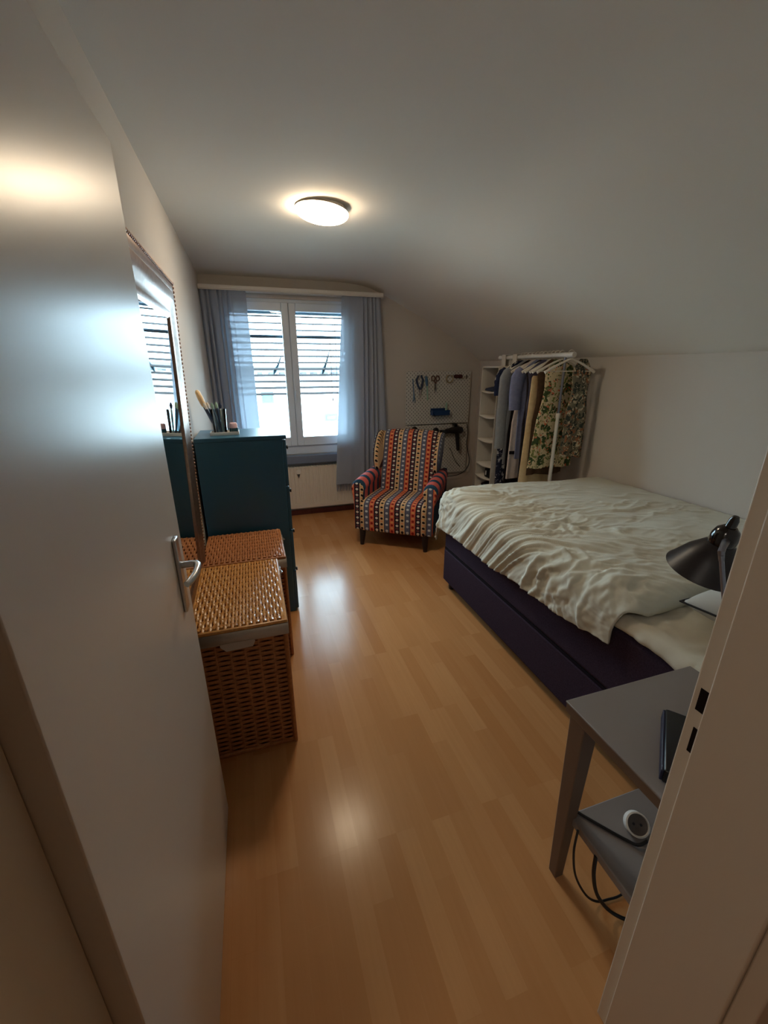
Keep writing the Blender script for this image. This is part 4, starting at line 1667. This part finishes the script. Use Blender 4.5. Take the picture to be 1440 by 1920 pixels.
# hangers + garments
def make_hanger(loc):
    x, y, z = loc
    b = MB()
    b.tube([(x - 0.012, y, z - 0.042), (x + 0.004, y, z - 0.020), (x + 0.004, y, z)] +
           [(x + 0.0245 * math.cos(a) - 0.020, y, z + 0.0245 * math.sin(a)) for a in [PI * k / 8 for k in range(9)]], 0.0028, 6)
    h = b.build('hook', M['hanger'], None)
    b = MB()
    pts = []
    for k in range(17):
        u = -1 + 2 * k / 16
        pts.append((x - 0.012 + u * 0.200, y, z - 0.040 - 0.085 * abs(u) ** 1.25 + 0.004 * (1 - abs(u))))
    b.tube(pts, [0.006 + 0.004 * abs(-1 + 2 * k / 16) for k in range(17)], 8, flat=1.1)
    s = b.build('shoulder', M['hanger'], None)
    b = MB()
    b.tube([(x - 0.19, y, z - 0.118), (x + 0.168, y, z - 0.118)], 0.0035, 6)
    br = b.build('trouser_bar', M['hanger'], None)
    return h, s, br


HZ = RZ + 0.018 - 0.0245 + 0.0375       # hook centre so that it rests on the rail
hroot = None
hanger_y = [2.570, 2.665, 2.715, 2.760, 2.800, 2.850, 2.895, 2.940, 2.990, 3.040, 3.090, 3.125]
hlabels = ['white hanger nearest the bed, its arm sticking out beyond the pole',
           'white hanger holding the long leaf-print dress',
           'white hanger holding the brown top beside the leaf-print dress',
           'white hanger holding the long cream trousers',
           'white hanger holding the violet-grey knit',
           'white hanger holding the charcoal dress',
           'white hanger holding the lilac-blue cardigan',
           'white hanger holding the pink-white belted shirt',
           'white hanger holding the black dress',
           'white hanger holding the long grey coat',
           'white hanger holding the navy top',
           'white hanger at the far end, beside the hanging shelves']
hangers = []
for i, y in enumerate(hanger_y):
    loc = (RX + 0.020, y, HZ - 0.005)
    if hroot is None:
        hroot = thing('clothes_hanger', hlabels[i], 'hanger', loc, 0, 'white hangers on the clothes rack')
        for part in make_hanger(loc):
            part.parent = hroot
            part.data.transform(wm(hroot).inverted())
        hroot.rotation_euler = (0, 0, math.radians(-5))
        hangers.append(hroot)
    else:
        hangers.append(copy_tree(hroot, loc, math.radians(random.uniform(-5, 4)), hlabels[i]))


def garment(name, label, cat, y, mat, zhem, hw=0.185, hem=None, th=0.013, sleeve=None, sl_mat=None, folds=5, seed=1, neck=0.055, xoff=0.0, top=None, vneck=None, pants=False, belt=None):
    """hanging garment, hung across X at rail position y"""
    rnd = random.Random(seed)
    ph = rnd.random() * 6
    zt = (HZ - 0.040) if top is None else top
    hem = hw if hem is None else hem
    cx = RX + 0.008 + xoff
    root = thing(name, label, cat, (cx, y, zhem), 0, 'clothes hanging on the rack')
    levels = []
    if pants:
        prof = [(0.0, 0.110, 0.6), (0.015, 0.118, 0.9)]
        body_top = zt - 0.115
    else:
        body_top = zt
        prof = []
        for k in range(9):                                        # shoulder line
            u = k / 8
            wv = neck + (hw - neck) * u
            prof.append((0.088 * u ** 1.25, wv, 0.35 + 0.65 * u))
    z_sh = body_top - prof[-1][0]
    for (dz, wv, tf) in prof:
        levels.append((body_top - dz, wv, tf))
    n = 22
    for k in range(1, n + 1):
        t = k / n
        z = z_sh + (zhem - z_sh) * t
        wv = prof[-1][1] + (hem - prof[-1][1]) * (t ** 1.1) - 0.018 * math.sin(PI * min(1, t * 2.2)) * (0 if pants else 1)
        levels.append((z, wv, 1.0 + 0.35 * t))
    N = 40
    rings = []
    for (z, wv, tf) in levels:
        t = (zt - z) / max(1e-6, zt - zhem)
        fold = 0.45 * smoothstep(0.12, 0.7, t)
        ring = []
        for j in range(N):
            a = 2 * PI * j / N
            c, s = math.cos(a), math.sin(a)
            px = wv * math.copysign(abs(c) ** 0.75, c)
            rr = 1 + fold * math.sin(folds * px / 0.19 * PI + ph + 0.8 * math.sin(t * 4 + ph))
            py = th * tf * s * (rr if s > 0 else (1 + fold * math.sin(folds * px / 0.19 * PI + ph + 1.6)))
            sway = 0.010 * t * math.sin(px * 16 + ph)
            ring.append((cx + px, y + py + sway, z + 0.006 * math.sin(px * 30 + ph) * smoothstep(0.9, 1, t)))
        rings.append(ring)
    b = MB()
    b.rings(rings)
    body = b.build('body', mat, root, angle=60)
    if sleeve:
        for sgn in (-1, 1):
            L_, out, r0, r1 = sleeve
            p0 = Vector((cx + sgn * (hw - 0.02), y, z_sh + 0.012))
            p1 = p0 + Vector((sgn * (0.035 + out * 0.3), 0.004, -0.06))
            p2 = p0 + Vector((sgn * (0.035 + out * 0.8), 0.006, -0.06 - (L_ - 0.06) * 0.5))
            p3 = p0 + Vector((sgn * (0.030 + out), 0.002, -L_))
            b = MB()
            b.tube([p0, p0.lerp(p1, 0.5), p1, p1.lerp(p2, 0.5), p2, p2.lerp(p3, 0.5), p3], [r0 * 0.75, r0, r0, r0 * 0.97, (r0 + r1) / 2, (r0 + 2 * r1) / 3, r1], 14, flat=0.36, up=(0, 1, 0))
            b.build('sleeve', sl_mat or mat, root, angle=60)
    if vneck:
        b = MB()
        b.prism([(-0.075, z_sh + 0.075), (0.075, z_sh + 0.075), (0.0, z_sh - 0.17)], y - th - 0.014, y - th - 0.010, lambda p, q, s: (cx + p, s, q))
        b.build('neck_panel', vneck, root, smooth=False)
    if belt:
        zb, bm_ = belt
        b = MB()
        rg = []
        for dz in (-0.014, 0.014):
            rg.append([(cx + (hw + 0.006) * math.copysign(abs(math.cos(2 * PI * j / N)) ** 0.75, math.cos(2 * PI * j / N)), y + (th * 1.55) * math.sin(2 * PI * j / N), zb + dz) for j in range(N)])
        b.rings(rg, caps=False)
        b.build('belt', bm_, root)
    return root


def cloth(name, rgb, rgb2=None):
    return simple(name, rgb, 0.92, spec=0.12, var=(40, rgb2, 0.7) if rgb2 else None, bump=(240, 0.15, 0.001))


M['g_gray'] = cloth('grey_wool', (150, 154, 158), (136, 140, 146))
M['g_navy'] = cloth('navy_cotton', (30, 36, 60), (46, 54, 82))
M['g_black'] = cloth('black_cotton', (22, 20, 24), (36, 30, 34))
M['g_white'] = cloth('pinkish_white_cotton', (226, 214, 206), (208, 196, 192))
M['g_blue'] = cloth('lilac_blue_knit', (132, 138, 170), (116, 120, 152))
M['g_violet'] = cloth('violet_grey_knit', (92, 90, 112), (76, 76, 98))
M['g_cream'] = cloth('cream_twill', (228, 202, 158), (214, 186, 140))
M['g_tan'] = cloth('brown_cotton', (92, 70, 52), (74, 56, 44))
M['g_stripe'] = cloth('charcoal_cotton', (60, 56, 62), (44, 42, 48))
M['g_leaf'] = print_material('leaf_print', (226, 208, 168), [((72, 92, 58), 0.40), ((132, 138, 78), 0.34), ((222, 118, 84), 0.26), ((50, 52, 50), 0.24)], 17)
M['g_flor'] = print_material('dark_floral_print', (120, 114, 96), [((160, 108, 78), 0.36), ((58, 66, 62), 0.46), ((196, 186, 158), 0.34)], 22)
M['g_speck'] = print_material('navy_white_print', (36, 40, 58), [((206, 206, 204), 0.36), ((110, 112, 128), 0.3)], 24)

garment('printed_blouse', 'dark floral blouse hanging outside the rack pole, nearest the bed', 'blouse', 2.570, M['g_flor'], 0.86, 0.085, 0.095, 0.013, xoff=0.105, neck=0.03, seed=11, folds=4)
garment('summer_dress', 'long cream dress with green leaf print beside the rack pole', 'dress', 2.672, M['g_leaf'], 0.765, 0.130, 0.205, 0.013, seed=4, folds=6)
garment('brown_top', 'brown top squeezed between the leaf-print dress and cream trousers', 'top', 2.715, M['g_tan'], 0.70, 0.165, 0.160, 0.013, seed=5)
garment('trousers', 'long cream trousers hanging over a hanger bar', 'trousers', 2.762, M['g_cream'], 0.42, 0.150, 0.150, 0.013, seed=6, folds=3, pants=True, xoff=-0.055)
garment('knit_top', 'violet-grey V-shaped knit top behind the cream trousers', 'top', 2.803, M['g_violet'], 0.95, 0.185, 0.155, 0.013, seed=7)
garment('charcoal_dress', 'charcoal dress mostly hidden between the cardigan and the knit top', 'dress', 2.850, M['g_stripe'], 0.62, 0.165, 0.150, 0.013, seed=8)
garment('cardigan', 'lilac-blue cardigan with hanging sleeves in the middle of the rack', 'cardigan', 2.893, M['g_blue'], 0.80, 0.180, 0.165, 0.013, sleeve=(0.30, 0.015, 0.062, 0.050), seed=9)
garment('belted_shirt', 'pinkish-white belted shirt between the cardigan and black dress', 'shirt', 2.942, M['g_white'], 0.62, 0.182, 0.195, 0.013, seed=10, belt=(0.84, M['g_black']))
garment('black_dress', 'long black dress between the belted shirt and grey coat', 'dress', 2.990, M['g_black'], 0.42, 0.190, 0.185, 0.013, seed=12)
garment('coat', 'long light grey coat with straight sleeves', 'coat', 3.040, M['g_gray'], 0.72, 0.192, 0.185, 0.013, sleeve=(0.63, 0.012, 0.056, 0.052), seed=13, folds=2)
garment('navy_top', 'navy short-sleeved top beyond the grey coat', 'top', 3.090, M['g_navy'], 0.98, 0.192, 0.170, 0.013, sleeve=(0.20, 0.02, 0.058, 0.056), seed=14)
garment('printed_dress', 'navy and white printed dress at the far end next to the hanging shelves', 'dress', 3.125, M['g_speck'], 0.42, 0.188, 0.180, 0.013, sleeve=(0.12, 0.01, 0.05, 0.05), seed=15)

# hanging shelf organiser at the far end of the rail
OX0, OX1, OY0, OY1 = 2.00, 2.40, 3.165, 3.43
OT, OB = 1.515, 0.28
og = thing('hanging_shelves', 'white cloth hanging shelf organiser at the far end of the rack', 'organiser', ((OX0 + OX1) / 2, (OY0 + OY1) / 2, OB))
b = MB()
b.box((OX0, OY0, OB), (OX1, OY0 + 0.006, OT))
b.build('side', M['org'], og, bevel=0.002)
b = MB()
b.box((OX0, OY1 - 0.006, OB), (OX1, OY1, OT))
b.build('side', M['org'], og, bevel=0.002)
b = MB()
b.box((OX1 - 0.006, OY0 + 0.006, OB), (OX1, OY1 - 0.006, OT))
b.build('back', M['org'], og, bevel=0.002)
SHZ = [OT, 1.315, 1.100, 0.888, 0.665, 0.548, 0.44, OB + 0.01]
for k, z in enumerate(SHZ):
    b = MB()
    sag = 0.012 if 0 < k < 7 else 0.0

    def sf(u, v, z=z, sag=sag):
        return (OX0 - 0.002 + (OX1 - OX0 - 0.004) * u, OY0 + 0.006 + (OY1 - OY0 - 0.012) * v, z - sag * (1 - (2 * v - 1) ** 2))
    b.grid(sf, 4, 8)
    b.build('shelf', M['org'], og, solidify=0.012, angle=180)
for y in (3.215, 3.38):
    b = MB()
    b.box((RX - 0.024, y - 0.03, OT - 0.002), (RX - 0.020, y + 0.03, RZ + 0.040))
    b.box((RX + 0.020, y - 0.03, OT - 0.002), (RX + 0.024, y + 0.03, RZ + 0.040))
    b.box((RX - 0.024, y - 0.03, RZ + 0.038), (RX + 0.024, y + 0.03, RZ + 0.042))
    b.build('strap', M['org'], og, smooth=False)
# contents
b = MB()
b.prism([(3.19, 1.318), (3.405, 1.318), (3.39, 1.338), (3.30, 1.352), (3.215, 1.362), (3.20, 1.415), (3.186, 1.41)], 2.02, 2.20, lambda p, q, s: (s, p, q))
o = b.build('folded_cap', simple('navy_felt', (24, 34, 58), 0.8), bevel=0.008, origin=(2.1, 3.3, 1.318))
tag(o, 'dark navy peaked cap on the top compartment of the hanging shelves', 'cap')
bx = thing('small_box', 'small black box with white mark in the hanging shelves', 'box', (2.09, 3.215, 0.555))
b = MB()
b.box((2.015, 3.175, 0.556), (2.14, 3.285, 0.640))
b.build('box_body', M['black'], bx, bevel=0.003)
b = MB()
b.box((2.0135, 3.255, 0.575), (2.015, 3.268, 0.615))
b.build('label_patch', M['white_plastic'], bx, smooth=False)
for k, (y, z, c) in enumerate(((3.22, 0.446, 'g_black'), (3.32, 0.446, 'g_black'))):
    b = MB()
    b.tube([(2.02, y, z + 0.022), (2.06, y, z + 0.026), (2.12, y + 0.004, z + 0.030), (2.18, y + 0.004, z + 0.040), (2.24, y + 0.002, z + 0.034)], [0.022, 0.034, 0.036, 0.036, 0.026], 12, flat=0.72)
    o = b.build('shoe', M[c], origin=(2.1, y, z))
    tag(o, ('dark shoe in the low compartment of the hanging shelves, nearer the clothes', 'dark shoe in the low compartment of the hanging shelves, nearer the back wall')[k], 'shoe', 'shoes in the hanging shelves')
